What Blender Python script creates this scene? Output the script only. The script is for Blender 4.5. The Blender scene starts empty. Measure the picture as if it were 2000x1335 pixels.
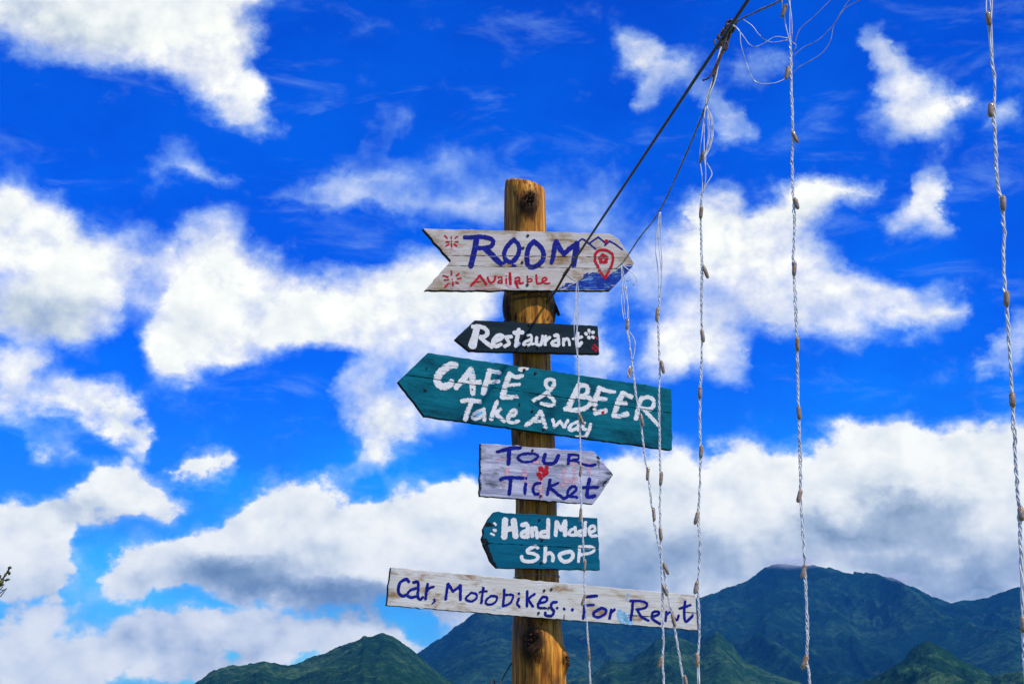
import bpy, math, random
import numpy as np
from mathutils import Vector, Matrix

R = math.radians
random.seed(7)
rng = np.random.default_rng(11)
sc = bpy.context.scene
col = sc.collection

# ------------------------------------------------------------------ camera
FPX = 3333.0                       # focal length in pixels of the 2000 x 1335 photograph
PITCH = R(12.5)
CAM = Vector((0, 0, 1.6))
cd = bpy.data.cameras.new('camera')
cd.sensor_width = 36.0
cd.lens = FPX * 36.0 / 2000.0
cd.clip_start = 0.05
cd.clip_end = 90000
cam = bpy.data.objects.new('camera', cd)
cam.location = CAM
cam.rotation_euler = (math.pi / 2 + PITCH, 0, 0)
col.objects.link(cam)
sc.camera = cam
CF = Vector((0, math.cos(PITCH), math.sin(PITCH)))
CU = Vector((0, -math.sin(PITCH), math.cos(PITCH)))


def ray(px, py):
    return (CF + Vector((1, 0, 0)) * ((px - 1000.0) / FPX) + CU * ((667.5 - py) / FPX)).normalized()


def at(px, py, Y):
    """point of that pixel's ray on the vertical plane y = Y"""
    d = ray(px, py)
    return CAM + d * (Y / d.y)


def azel(px, py):
    d = ray(px, py)
    return math.atan2(d.x, d.y), math.asin(d.z)


# ------------------------------------------------------------------ light, sky, exposure
SUN_EL, SUN_AZ = R(50), R(123)     # azimuth from +Y (north) clockwise: behind the camera, to the right
to_sun = Vector((math.sin(SUN_AZ) * math.cos(SUN_EL), math.cos(SUN_AZ) * math.cos(SUN_EL), math.sin(SUN_EL)))
sl = bpy.data.lights.new('sun', 'SUN')
sl.energy = 4.4
sl.angle = R(2.2)
sl.color = (1.0, 0.95, 0.87)
so = bpy.data.objects.new('sun', sl)
so.rotation_euler = to_sun.to_track_quat('Z', 'Y').to_euler()
so.location = (3, -3, 8)
col.objects.link(so)

vs = sc.view_settings
vs.view_transform = 'Standard'
vs.look = 'None'
vs.exposure = 0.0
vs.gamma = 1.0
vs.use_curve_mapping = False
sc.cycles.use_denoising = True
sc.cycles.max_bounces = 6
sc.cycles.volume_bounces = 1
sc.render.film_transparent = False

world = bpy.data.worlds.new('World')
sc.world = world
world.use_nodes = True
SKY_STRENGTH = 0.10


class NT:
    def __init__(s, tree):
        s.t = tree
        s.n = tree.nodes
        s.l = tree.links

    def _in(s, node, i, v):
        if v is None:
            return
        if isinstance(v, bpy.types.NodeSocket):
            s.l.new(v, node.inputs[i])
        else:
            node.inputs[i].default_value = v

    def math(s, op, a, b=None, c=None, clamp=False):
        n = s.n.new('ShaderNodeMath')
        n.operation = op
        n.use_clamp = clamp
        for i, v in enumerate((a, b, c)):
            s._in(n, i, v)
        return n.outputs[0]

    def vmath(s, op, a, b=None, c=None):
        n = s.n.new('ShaderNodeVectorMath')
        n.operation = op
        for i, v in enumerate((a, b, c)):
            if v is None:
                continue
            if op == 'SCALE' and i == 1:
                s._in(n, 3, v)
            else:
                s._in(n, i, v)
        return n.outputs[0] if op not in ('DOT_PRODUCT', 'LENGTH') else n.outputs[1]

    def noise(s, vec, scale, detail=4, rough=0.55, dist=0.0, out=0):
        n = s.n.new('ShaderNodeTexNoise')
        n.inputs['Scale'].default_value = scale
        n.inputs['Detail'].default_value = detail
        n.inputs['Roughness'].default_value = rough
        n.inputs['Distortion'].default_value = dist
        if vec is not None:
            s.l.new(vec, n.inputs['Vector'])
        return n.outputs[out]

    def sstep(s, v, lo, hi, a=0.0, b=1.0, kind='SMOOTHSTEP'):
        n = s.n.new('ShaderNodeMapRange')
        n.interpolation_type = kind
        n.clamp = True
        for i, x in enumerate((v, lo, hi, a, b)):
            s._in(n, i, x)
        return n.outputs[0]

    def mix(s, f, a, b, mode='MIX'):
        n = s.n.new('ShaderNodeMix')
        n.data_type = 'RGBA'
        n.blend_type = mode
        s._in(n, 0, f)
        s._in(n, 6, a)
        s._in(n, 7, b)
        return n.outputs[2]

    def ramp(s, f, stops):
        n = s.n.new('ShaderNodeValToRGB')
        e = n.color_ramp.elements
        while len(e) > 1:
            e.remove(e[0])
        for i, (p, c) in enumerate(stops):
            x = e[0] if i == 0 else e.new(p)
            x.position = p
            x.color = c if len(c) == 4 else (*c, 1)
        s._in(n, 0, f)
        return n.outputs[0]

    def combine(s, x, y, z):
        n = s.n.new('ShaderNodeCombineXYZ')
        for i, v in enumerate((x, y, z)):
            s._in(n, i, v)
        return n.outputs[0]

    def sep(s, v):
        n = s.n.new('ShaderNodeSeparateXYZ')
        s.l.new(v, n.inputs[0])
        return n.outputs


# cloud banks of the place: (x, y, rx, ry, tilt deg, amount, light) as seen in the photograph, turned into sky directions
CLOUDS = [
    # top left bank
    (60, -10, 260, 105, 8, 1.0), (280, 35, 210, 120, 22, 1.0), (410, 95, 120, 120, 30, 1.0), (470, 180, 85, 62, 30, .95),
    (150, 80, 160, 60, 8, .55), (430, -60, 140, 90, 0, 1.0),
    # thin streaks under it
    (365, 320, 60, 30, 0, .42), (430, 345, 60, 18, 10, .40), (740, 265, 60, 30, -40, .30), (640, 372, 150, 34, -4, .44),
    (820, 350, 190, 60, 0, .38), (900, 410, 160, 40, 6, .42), (1120, 380, 160, 60, 0, .36), (1200, 480, 120, 70, 0, .42),
    # left middle bank
    (20, 460, 110, 110, 0, 1.0), (120, 490, 130, 95, 10, 1.0), (110, 425, 40, 40, 0, .7), (50, 385, 30, 25, 0, .6),
    (60, 610, 130, 62, 0, .9), (190, 590, 110, 80, 0, .95), (250, 500, 70, 60, 0, .6), (420, 465, 80, 60, 0, .60), (360, 505, 70, 50, 0, .6),
    # centre bank
    (390, 590, 110, 105, 0, 1.0), (350, 690, 85, 62, -20, 1.0), (480, 570, 120, 90, 0, 1.0), (560, 620, 130, 70, -8, 1.0), (680, 600, 130, 80, 0, 1.0),
    (800, 570, 120, 80, 0, 1.0), (880, 600, 100, 90, 10, .9), (760, 660, 130, 50, 10, .85), (930, 540, 80, 60, 0, .6), (480, 660, 100, 50, -20, .95),
    # below the centre
    (715, 750, 60, 70, 0, .62), (740, 830, 80, 62, 0, .72), (830, 790, 90, 70, 0, .55), (900, 720, 90, 60, 0, .6), (1160, 690, 55, 70, 0, .66), (1150, 600, 60, 50, 0, .5),
    (670, 920, 50, 28, -40, .42), (725, 905, 22, 40, -20, .42), (785, 940, 45, 18, -25, .42),
    # left lower puffs
    (20, 730, 85, 75, 0, .85), (60, 800, 80, 40, 0, .7), (160, 780, 80, 55, 20, .85), (240, 820, 70, 40, 25, .85), (100, 865, 70, 16, -8, .4), (255, 882, 40, 14, 0, .45),
    (365, 907, 40, 20, -8, .78), (420, 914, 46, 18, 6, .78),
    (215, 945, 105, 62, 0, .95), (300, 980, 62, 50, 30, .8), (110, 985, 80, 34, 0, .62), (200, 1010, 90, 40, 0, .7),
    # left low bank
    (10, 1040, 90, 80, 0, 1.0), (80, 1090, 110, 85, 15, 1.0), (20, 1135, 110, 50, 0, .74),
    # big cumulus left of the post
    (540, 1015, 110, 70, -10, 1.0), (470, 1070, 130, 80, -20, 1.0), (620, 1030, 110, 75, 10, 1.0), (720, 1060, 120, 80, 0, 1.0), (790, 1010, 80, 60, 0, 1.0), (880, 1010, 85, 65, 0, 1.0),
    (330, 1110, 130, 62, -15, .95), (265, 1148, 85, 42, 0, .76), (560, 1115, 260, 74, 0, 1.0), (820, 1105, 190, 76, 0, 1.0), (950, 1030, 90, 80, 0, 1.0), (1020, 1100, 140, 90, 0, 1.0),
    # low haze clouds
    (60, 1245, 120, 42, 0, .82), (200, 1258, 130, 42, 0, .80), (350, 1238, 140, 44, 0, .84), (480, 1218, 170, 36, 0, .85), (640, 1224, 140, 38, 0, .86), (740, 1218, 80, 28, 0, .68), (130, 1190, 80, 24, 0, .5),
    (80, 1318, 170, 38, 0, .84), (330, 1306, 190, 42, 0, .86), (560, 1274, 130, 40, 0, .86), (800, 1280, 80, 22, 0, .7), (890, 1210, 55, 24, 0, .6),
    # right middle bank
    (1390, 430, 75, 60, 0, .95), (1370, 500, 80, 70, 0, .95), (1440, 480, 90, 90, 0, 1.0), (1540, 400, 90, 48, -20, .95), (1620, 385, 70, 42, -20, .9), (1690, 365, 45, 28, -20, .62),
    (1530, 490, 110, 80, 0, .85), (1500, 590, 150, 70, 0, .74), (1640, 560, 120, 62, 10, .85), (1760, 590, 110, 46, 0, .85), (1830, 600, 60, 40, 0, .62), (1600, 640, 140, 44, 0, .74),
    (1350, 660, 80, 60, -30, .66), (1420, 690, 50, 50, -40, .62), (1300, 560, 80, 80, 0, .5), (1290, 700, 70, 60, 0, .5),
    # small right clouds
    (1230, 95, 60, 42, 30, .56), (1310, 130, 70, 42, 10, .54), (1270, 185, 40, 34, 0, .48), (1400, 215, 60, 36, 20, .54), (1430, 260, 56, 30, 10, .54), (1480, 125, 60, 34, -20, .40),
    (1710, 90, 40, 46, 0, .60), (1740, 150, 62, 42, 30, .60), (1780, 215, 100, 40, -6, .66), (1830, 185, 46, 30, 0, .58),
    (1835, 365, 36, 42, 0, .66), (1800, 420, 72, 32, -20, .72), (1850, 430, 30, 30, 0, .5), (1945, 226, 40, 16, 0, .5), (1870, 290, 22, 14, -30, .36),
    (1985, 660, 62, 46, -30, .75), (1940, 700, 40, 24, 0, .5),
    # low right bank
    (1710, 850, 100, 46, 0, 1.0), (1640, 880, 80, 50, 0, .95), (1790, 880, 130, 60, 0, 1.0), (1930, 870, 110, 60, -10, 1.0), (1560, 930, 130, 60, 0, .9), (1430, 900, 70, 40, -20, .6),
    (1700, 960, 260, 90, 0, 1.0), (1950, 970, 160, 110, 0, 1.0), (1350, 1000, 170, 90, 0, 1.0), (1230, 980, 120, 100, 0, 1.0), (1500, 1060, 300, 110, 0, 1.0), (1850, 1100, 300, 120, 0, 1.0),
    (1200, 1100, 200, 90, 0, 1.0), (1120, 960, 90, 90, 0, .9), (1330, 900, 60, 30, 0, .5), (1500, 1150, 400, 80, 0, 1.0), (1100, 1180, 260, 60, 0, .95),
]
# shaded bases and folds (x, y, rx, ry, tilt, how dark)
SHADES = [
    (520, 1135, 150, 30, 8, .62), (440, 1120, 90, 26, 0, .36), (640, 1165, 150, 26, 4, .66), (760, 1165, 120, 30, 0, .5), (330, 1165, 120, 26, 0, .36), (560, 1100, 120, 30, 0, .24),
    (380, 1255, 120, 18, 8, .40), (560, 1245, 130, 16, 0, .36), (330, 1290, 140, 20, 8, .44), (60, 1165, 110, 20, 0, .34), (100, 1290, 150, 12, 0, .28),
    (120, 1000, 70, 26, 0, .32), (200, 1035, 80, 20, 0, .36), (40, 600, 130, 40, 0, .26), (120, 620, 100, 30, 0, .30), (470, 640, 60, 30, 0, .10),
    (1720, 1015, 150, 34, -8, .50), (1640, 1020, 90, 24, 0, .42), (1850, 985, 130, 26, -6, .34), (1900, 1060, 160, 36, 0, .26), (1800, 1130, 140, 40, 0, .46), (1930, 1125, 130, 46, 0, .50),
    (1300, 1110, 180, 50, 0, .40), (1180, 1120, 130, 50, 0, .42), (1450, 1090, 120, 30, 0, .22), (1650, 1090, 120, 30, 0, .28), (1250, 1030, 100, 30, 0, .2),
    (180, 60, 200, 40, 8, .18), (60, 40, 150, 60, 0, .22), (1500, 600, 150, 50, 0, .14), (720, 800, 60, 60, 0, .16),
    (800, 1190, 150, 40, 0, .3), (950, 1150, 140, 40, 0, .3),
]
AZ0, AZ1, EL0, EL1 = R(-21), R(21), R(-1), R(27)
NR, NC = 44, 96


def sky_grid():
    az = np.linspace(AZ0, AZ1, NC)
    el = np.linspace(EL0, EL1, NR)
    A, E = np.meshgrid(az, el)
    # direction back to the picture, to compare with the traced banks
    dx, dy, dz = np.sin(A) * np.cos(E), np.cos(A) * np.cos(E), np.sin(E)
    f = dy * CF.y + dz * CF.z
    u = dy * CU.y + dz * CU.z
    PX = 1000 + FPX * dx / f
    PY = 667.5 - FPX * u / f
    cov = np.ones_like(PX)
    lit = np.ones_like(PX)

    def fall(b):
        cx, cy, rx, ry, t = b[:5]
        c, s = math.cos(R(t)), math.sin(R(t))
        x, y = PX - cx, PY - cy
        q = np.sqrt(((x * c + y * s) / rx) ** 2 + ((-x * s + y * c) / ry) ** 2)
        k = np.clip((1.32 - q) / .95, 0, 1)
        return k * k * (3 - 2 * k)
    extra = []
    r2 = random.Random(5)
    for k in range(70):                       # the same kind of sky goes on beyond the frame
        x, y = r2.uniform(-500, 2500), r2.uniform(-500, 1500)
        if -120 < x < 2120 and -120 < y < 1400:
            continue
        extra.append((x, y, r2.uniform(60, 170), r2.uniform(40, 90), r2.uniform(-20, 20), r2.uniform(.5, 1)))
    for b in CLOUDS + extra:
        g = 1.16 if b[5] < .7 else 1.0             # thin clouds spread a little wider
        cov *= 1 - min(1, b[5] * g) * fall((b[0], b[1], b[2] * g, b[3] * g, b[4]))
    for b in SHADES:
        lit *= 1 - .66 * b[5] * fall((b[0], b[1], b[2] * 1.25, b[3] * 1.3, b[4]))
    return 1 - cov, lit


def build_world():
    nt = NT(world.node_tree)
    nt.n.clear()
    out = nt.n.new('ShaderNodeOutputWorld')
    bg = nt.n.new('ShaderNodeBackground')
    nt.l.new(bg.outputs[0], out.inputs[0])
    bg.inputs[1].default_value = SKY_STRENGTH
    tc = nt.n.new('ShaderNodeTexCoord').outputs['Generated']
    sky = nt.n.new('ShaderNodeTexSky')
    sky.sky_type = 'NISHITA'
    sky.sun_disc = False
    sky.sun_elevation = SUN_EL
    sky.sun_rotation = SUN_AZ
    sky.altitude = 900
    sky.air_density = 1.0
    sky.dust_density = 0.3
    sky.ozone_density = 3.0
    hs = nt.n.new('ShaderNodeHueSaturation')
    hs.inputs['Saturation'].default_value = 1.45
    hs.inputs['Value'].default_value = 1.0
    nt.l.new(sky.outputs[0], hs.inputs['Color'])
    d = nt.vmath('NORMALIZE', tc)
    x, y, z = nt.sep(d)
    air = nt.mix(nt.sstep(z, .02, .24), (.24, .82, 1.62, 1), (0.0, .55, 1.85, 1))
    thin = nt.sstep(nt.noise(nt.vmath('MULTIPLY', d, (1, 1, 1.8)), 7, 5, .6), .38, .70)
    air = nt.mix(thin, air, nt.mix(1.0, air, (1, 1.42, 1.12, 1), 'MULTIPLY'))
    blue = nt.mix(1.0, hs.outputs[0], air, 'MULTIPLY')
    az = nt.math('ARCTAN2', x, y)
    el = nt.math('ARCSINE', z)
    # ragged outlines: push the lookup around with turbulence
    wv = nt.noise(nt.vmath('MULTIPLY', d, (1, 1, 1.35)), 17, 6, .62, out=1)
    wv = nt.vmath('SUBTRACT', wv, (.5, .5, .5))
    wx, wy, wz = nt.sep(wv)
    az2 = nt.math('MULTIPLY_ADD', wx, .060, az)
    el2 = nt.math('MULTIPLY_ADD', wy, .046, el)
    u = nt.math('DIVIDE', nt.math('SUBTRACT', az2, AZ0), AZ1 - AZ0, clamp=True)
    v = nt.math('MULTIPLY', nt.math('DIVIDE', nt.math('SUBTRACT', el2, EL0), EL1 - EL0, clamp=True), NR - 1)
    uvec = nt.combine(u, u, u)
    cov, lit = sky_grid()
    acc = None
    xs = np.linspace(0, 1, NC)
    for r in range(NR):
        cn = nt.n.new('ShaderNodeRGBCurve')
        cm = cn.mapping
        cm.use_clip = True
        for ch, arr in ((0, cov[r]), (1, lit[r])):
            cv = cm.curves[ch]
            cv.points[0].location = (0, float(arr[0]))
            cv.points[1].location = (1, float(arr[-1]))
            for i in range(1, NC - 1):
                cv.points.new(float(xs[i]), float(arr[i]))
        cm.update()
        if acc is None:
            nt.l.new(uvec, cn.inputs['Color'])
            acc = cn.outputs[0]
        else:                                  # rows are read one after the other (keeps the shader stack small)
            nt.l.new(nt.vmath('MULTIPLY_ADD', acc, (1e-7, 1e-7, 1e-7), uvec), cn.inputs['Color'])
            f = nt.math('SUBTRACT', v, float(r - 1), clamp=True)
            acc = nt.mix(f, acc, cn.outputs[0])
    cg, lg, _ = nt.sep(acc)
    # far from the traced part the banks come from noise of the same size
    far = nt.noise(nt.vmath('MULTIPLY', d, (1, 1, 1.7)), 4.2, 3, .5)
    cfar = nt.sstep(far, .40, .66)
    inside = nt.math('MULTIPLY', nt.sstep(nt.math('ABSOLUTE', az), R(20.5), R(18.5)),
                     nt.math('MULTIPLY', nt.sstep(el, R(26.5), R(25)), nt.sstep(el, R(-.8), R(-.2))))
    cvr = nt.math('ADD', nt.math('MULTIPLY', cg, inside), nt.math('MULTIPLY', cfar, nt.math('SUBTRACT', 1.0, inside)))
    ltr = nt.math('ADD', nt.math('MULTIPLY', lg, inside), nt.math('MULTIPLY', .88, nt.math('SUBTRACT', 1.0, inside)))
    # billows: fine turbulence everywhere, rounded heads on the low cumulus
    dn = nt.vmath('MULTIPLY', d, (1, 1, 1.2))
    n1 = nt.noise(dn, 24, 9, .60, .15)
    dn2 = nt.vmath('ADD', dn, (to_sun.x * .008, 0, .012))
    n2 = nt.noise(dn2, 24, 4, .55, .15)
    fine = nt.noise(dn, 85, 6, .62, .2)
    vo = nt.n.new('ShaderNodeTexVoronoi')
    vo.feature = 'F1'
    vo.inputs['Scale'].default_value = 38
    vo.inputs['Detail'].default_value = 2.0
    vo.inputs['Roughness'].default_value = .55
    nt.l.new(nt.vmath('ADD', dn, nt.vmath('SCALE', wv, .012)), vo.inputs['Vector'])
    puff = nt.math('SUBTRACT', .50, vo.outputs['Distance'])
    low = nt.sstep(el, R(11.5), R(7.5))
    dens = nt.math('MULTIPLY_ADD', cvr, nt.math('MULTIPLY_ADD', low, .22, 1.34), nt.math('MULTIPLY', nt.math('SUBTRACT', n1, .5), 1.05))
    dens = nt.math('MULTIPLY_ADD', nt.math('SUBTRACT', fine, .5), .40, dens)
    dens = nt.math('MULTIPLY_ADD', nt.math('MULTIPLY', puff, nt.math('MULTIPLY_ADD', low, .34, .10)), 1.0, dens)
    lo_ = nt.math('MULTIPLY_ADD', low, .18, .14)
    hi_ = nt.math('MULTIPLY_ADD', low, -.38, 1.24)
    alpha = nt.math('POWER', nt.sstep(dens, lo_, hi_, kind='LINEAR'), 1.45)
    # translucent fringe round every bank
    veil = nt.sstep(nt.math('MULTIPLY_ADD', nt.math('SUBTRACT', n1, .5), 1.3, nt.math('MULTIPLY_ADD', nt.math('SUBTRACT', fine, .5), .45, cvr)), .10, .86)
    alpha = nt.math('MAXIMUM', alpha, nt.math('MULTIPLY', veil, .50))
    # faint high streaks over the whole sky
    st = nt.noise(nt.vmath('MULTIPLY', d, (1, 1, 3.4)), 14, 8, .62, .5)
    streak = nt.math('MULTIPLY', nt.sstep(st, .52, .82), .24)
    alpha = nt.math('MAXIMUM', alpha, streak)
    relief = nt.math('ADD', nt.math('MULTIPLY', nt.math('SUBTRACT', n1, n2), nt.math('MULTIPLY_ADD', low, .15, .45)), nt.math('MULTIPLY', puff, .16))
    lum = nt.math('ADD', ltr, relief)
    lum = nt.math('ADD', lum, nt.math('MULTIPLY', nt.math('SUBTRACT', fine, .5), .08), clamp=True)
    k = 1.0 / SKY_STRENGTH
    cc = nt.ramp(lum, [(0.0, (.11, .18, .26)), (.35, (.25, .35, .45)), (.62, (.53, .63, .72)), (.82, (.90, .95, .93)), (1.0, (1.16, 1.16, 1.05))])
    cc = nt.vmath('SCALE', cc, k)
    cc = nt.mix(1.0, cc, nt.mix(nt.sstep(alpha, .0, .85), (.46, .80, 1.06, 1), (1, 1, 1, 1)), 'MULTIPLY')
    fin = nt.mix(alpha, blue, cc)
    nt.l.new(fin, bg.inputs[0])
    world.cycles.sampling_method = 'MANUAL'
    world.cycles.sample_map_resolution = 512


build_world()

# ------------------------------------------------------------------ helpers
def tag(o, label=None, cat=None, group=None, kind=None):
    if label:
        o['label'] = label
    if cat:
        o['category'] = cat
    if group:
        o['group'] = group
    if kind:
        o['kind'] = kind
    return o


def mesh_obj(name, verts, faces, mat=None, parent=None, smooth=False):
    me = bpy.data.meshes.new(name)
    if isinstance(verts, np.ndarray):
        verts = verts.tolist()
    me.from_pydata(verts, [], faces)
    if smooth:
        me.polygons.foreach_set('use_smooth', [True] * len(me.polygons))
    me.update()
    o = bpy.data.objects.new(name, me)
    if mat:
        me.materials.append(mat)
    col.objects.link(o)
    if parent:
        o.parent = parent
    return o


def empty(name, loc=(0, 0, 0), mat=None):
    o = bpy.data.objects.new(name, None)
    o.empty_display_size = .1
    if mat is not None:
        o.matrix_world = mat
    else:
        o.location = loc
    col.objects.link(o)
    return o


def spline(pts, step):
    """Catmull-Rom through pts (any dimension), resampled about every step"""
    P = np.array(pts, float)
    if len(P) == 2:
        L = np.linalg.norm(P[1] - P[0])
        n = max(2, int(L / step) + 1)
        return P[0] + (P[1] - P[0]) * np.linspace(0, 1, n)[:, None]
    Q = np.vstack([2 * P[0] - P[1], P, 2 * P[-1] - P[-2]])
    out = []
    for i in range(1, len(Q) - 2):
        p0, p1, p2, p3 = Q[i - 1], Q[i], Q[i + 1], Q[i + 2]
        L = np.linalg.norm(p2 - p1)
        n = max(1, int(math.ceil(L / step)))
        t = np.linspace(0, 1, n, endpoint=False)[:, None]
        out.append(.5 * ((2 * p1) + (-p0 + p2) * t + (2 * p0 - 5 * p1 + 4 * p2 - p3) * t ** 2 + (-p0 + 3 * p1 - 3 * p2 + p3) * t ** 3))
    out.append(P[-1:])
    return np.vstack(out)


def tube(path, rad, sides=6, caps=True):
    """verts, faces of a tube along an (n,3) path; rad a number or an array"""
    P = np.asarray(path, float)
    n = len(P)
    rad = np.broadcast_to(np.asarray(rad, float), (n,))
    T = np.gradient(P, axis=0)
    T /= np.linalg.norm(T, axis=1)[:, None] + 1e-12
    ref = np.array([0, 1.0, 0]) if abs(T[0][1]) < .9 else np.array([1.0, 0, 0])
    u = ref - T[0] * ref.dot(T[0])
    u /= np.linalg.norm(u)
    U = np.zeros_like(P)
    for i in range(n):
        u = u - T[i] * u.dot(T[i])
        u /= np.linalg.norm(u) + 1e-12
        U[i] = u
    W = np.cross(T, U)
    a = np.linspace(0, 2 * math.pi, sides, endpoint=False)
    V = P[:, None, :] + rad[:, None, None] * (np.cos(a)[None, :, None] * U[:, None, :] + np.sin(a)[None, :, None] * W[:, None, :])
    V = V.reshape(-1, 3)
    F = []
    for i in range(n - 1):
        for j in range(sides):
            k = (j + 1) % sides
            F.append((i * sides + j, i * sides + k, (i + 1) * sides + k, (i + 1) * sides + j))
    if caps:
        F.append(tuple(range(sides))[::-1])
        F.append(tuple((n - 1) * sides + j for j in range(sides)))
    return V, F


class MB:
    def __init__(s):
        s.v, s.f, s.n = [], [], 0

    def add(s, V, F):
        V = np.asarray(V, float)
        s.v.append(V)
        s.f += [tuple(i + s.n for i in f) for f in F]
        s.n += len(V)
        return s

    def tube(s, path, rad, sides=6):
        return s.add(*tube(path, rad, sides))

    def build(s, name, mat, parent=None, smooth=True):
        return mesh_obj(name, np.vstack(s.v), s.f, mat, parent, smooth)


# value noise for meshes
_perm = rng.permutation(4096)
_val = rng.random(4096)


def vnoise(x, y):
    xi, yi = np.floor(x).astype(int), np.floor(y).astype(int)
    fx, fy = x - xi, y - yi
    fx, fy = fx * fx * fx * (fx * (fx * 6 - 15) + 10), fy * fy * fy * (fy * (fy * 6 - 15) + 10)

    def h(a, b):
        return _val[_perm[(_perm[a & 4095] + b) & 4095]]
    v00, v10, v01, v11 = h(xi, yi), h(xi + 1, yi), h(xi, yi + 1), h(xi + 1, yi + 1)
    return (v00 * (1 - fx) + v10 * fx) * (1 - fy) + (v01 * (1 - fx) + v11 * fx) * fy


def fbm(x, y, o=5, g=.5):
    s, a, t = 0, 1.0, 0
    for i in range(o):
        s = s + a * vnoise(x + 17.3 * i, y - 9.1 * i)
        t += a
        a *= g
        x, y = x * 2.03, y * 2.03
    return s / t


def ridged(x, y, o=5, g=.5):
    s, a, t = 0, 1.0, 0
    for i in range(o):
        n = 1 - np.abs(2 * vnoise(x + 31.7 * i, y + 11.9 * i) - 1)
        s = s + a * n * n
        t += a
        a *= g
        x, y = x * 2.07, y * 2.07
    return s / t


def mat_base(name, rough=.7, spec=.3):
    m = bpy.data.materials.new(name)
    m.use_nodes = True
    nt = NT(m.node_tree)
    bsdf = next(n for n in nt.n if n.type == 'BSDF_PRINCIPLED')
    bsdf.inputs['Roughness'].default_value = rough
    bsdf.inputs['Specular IOR Level'].default_value = spec
    tc = nt.n.new('ShaderNodeTexCoord').outputs['Object']
    return m, nt, bsdf, tc


def bump(nt, bsdf, h, dist, strength=1.0):
    b = nt.n.new('ShaderNodeBump')
    b.inputs['Distance'].default_value = dist
    b.inputs['Strength'].default_value = strength
    nt.l.new(h, b.inputs['Height'])
    nt.l.new(b.outputs[0], bsdf.inputs['Normal'])


# ------------------------------------------------------------------ ground and mountains
def forest_mat(name, dark, mid, light, k=1.0):
    m, nt, b, tc = mat_base(name, .95, .0)
    big = nt.noise(tc, .0045 * k, 5, .6)
    sm = nt.noise(tc, .040 * k, 6, .75)
    c = nt.ramp(nt.math('ADD', nt.math('MULTIPLY', big, .45), nt.math('MULTIPLY', sm, .55)),
                [(.38, dark), (.50, mid), (.60, light), (.70, light)])
    cl = nt.sstep(nt.noise(tc, .012, 4, .6), .66, .74)
    c = nt.mix(nt.math('MULTIPLY', cl, .55), c, (.10, .14, .05, 1))
    nt.l.new(c, b.inputs['Base Color'])
    bump(nt, b, nt.noise(tc, .09, 4, .7), 9.0, 1.0)
    return m


M_FOREST = forest_mat('forest', (.002, .010, .008), (.005, .028, .015), (.028, .072, .032))
M_FOREST2 = forest_mat('near_forest', (.005, .022, .010), (.012, .048, .020), (.060, .115, .042), 1.9)

m, nt, b, tc = mat_base('meadow', .95, .1)
nt.l.new(nt.ramp(nt.noise(tc, .8, 8, .65), [(.3, (.045, .08, .02)), (.55, (.09, .12, .04)), (.75, (.16, .14, .07))]), b.inputs['Base Color'])
n = 96
ga = np.linspace(0, 2 * math.pi, n, endpoint=False)
gv = [(0, 0, 0)] + [(math.cos(a) * r, math.sin(a) * r, 0) for r in (8, 60, 600, 5000, 30000) for a in ga]
gf = [(0, 1 + i, 1 + (i + 1) % n) for i in range(n)]
for k in range(4):
    gf += [(1 + k * n + i, 1 + (k + 1) * n + i, 1 + (k + 1) * n + (i + 1) % n, 1 + k * n + (i + 1) % n) for i in range(n)]
tag(mesh_obj('ground', gv, gf, m), 'green and brown meadow ground under the signpost', None, None, 'structure')


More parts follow.
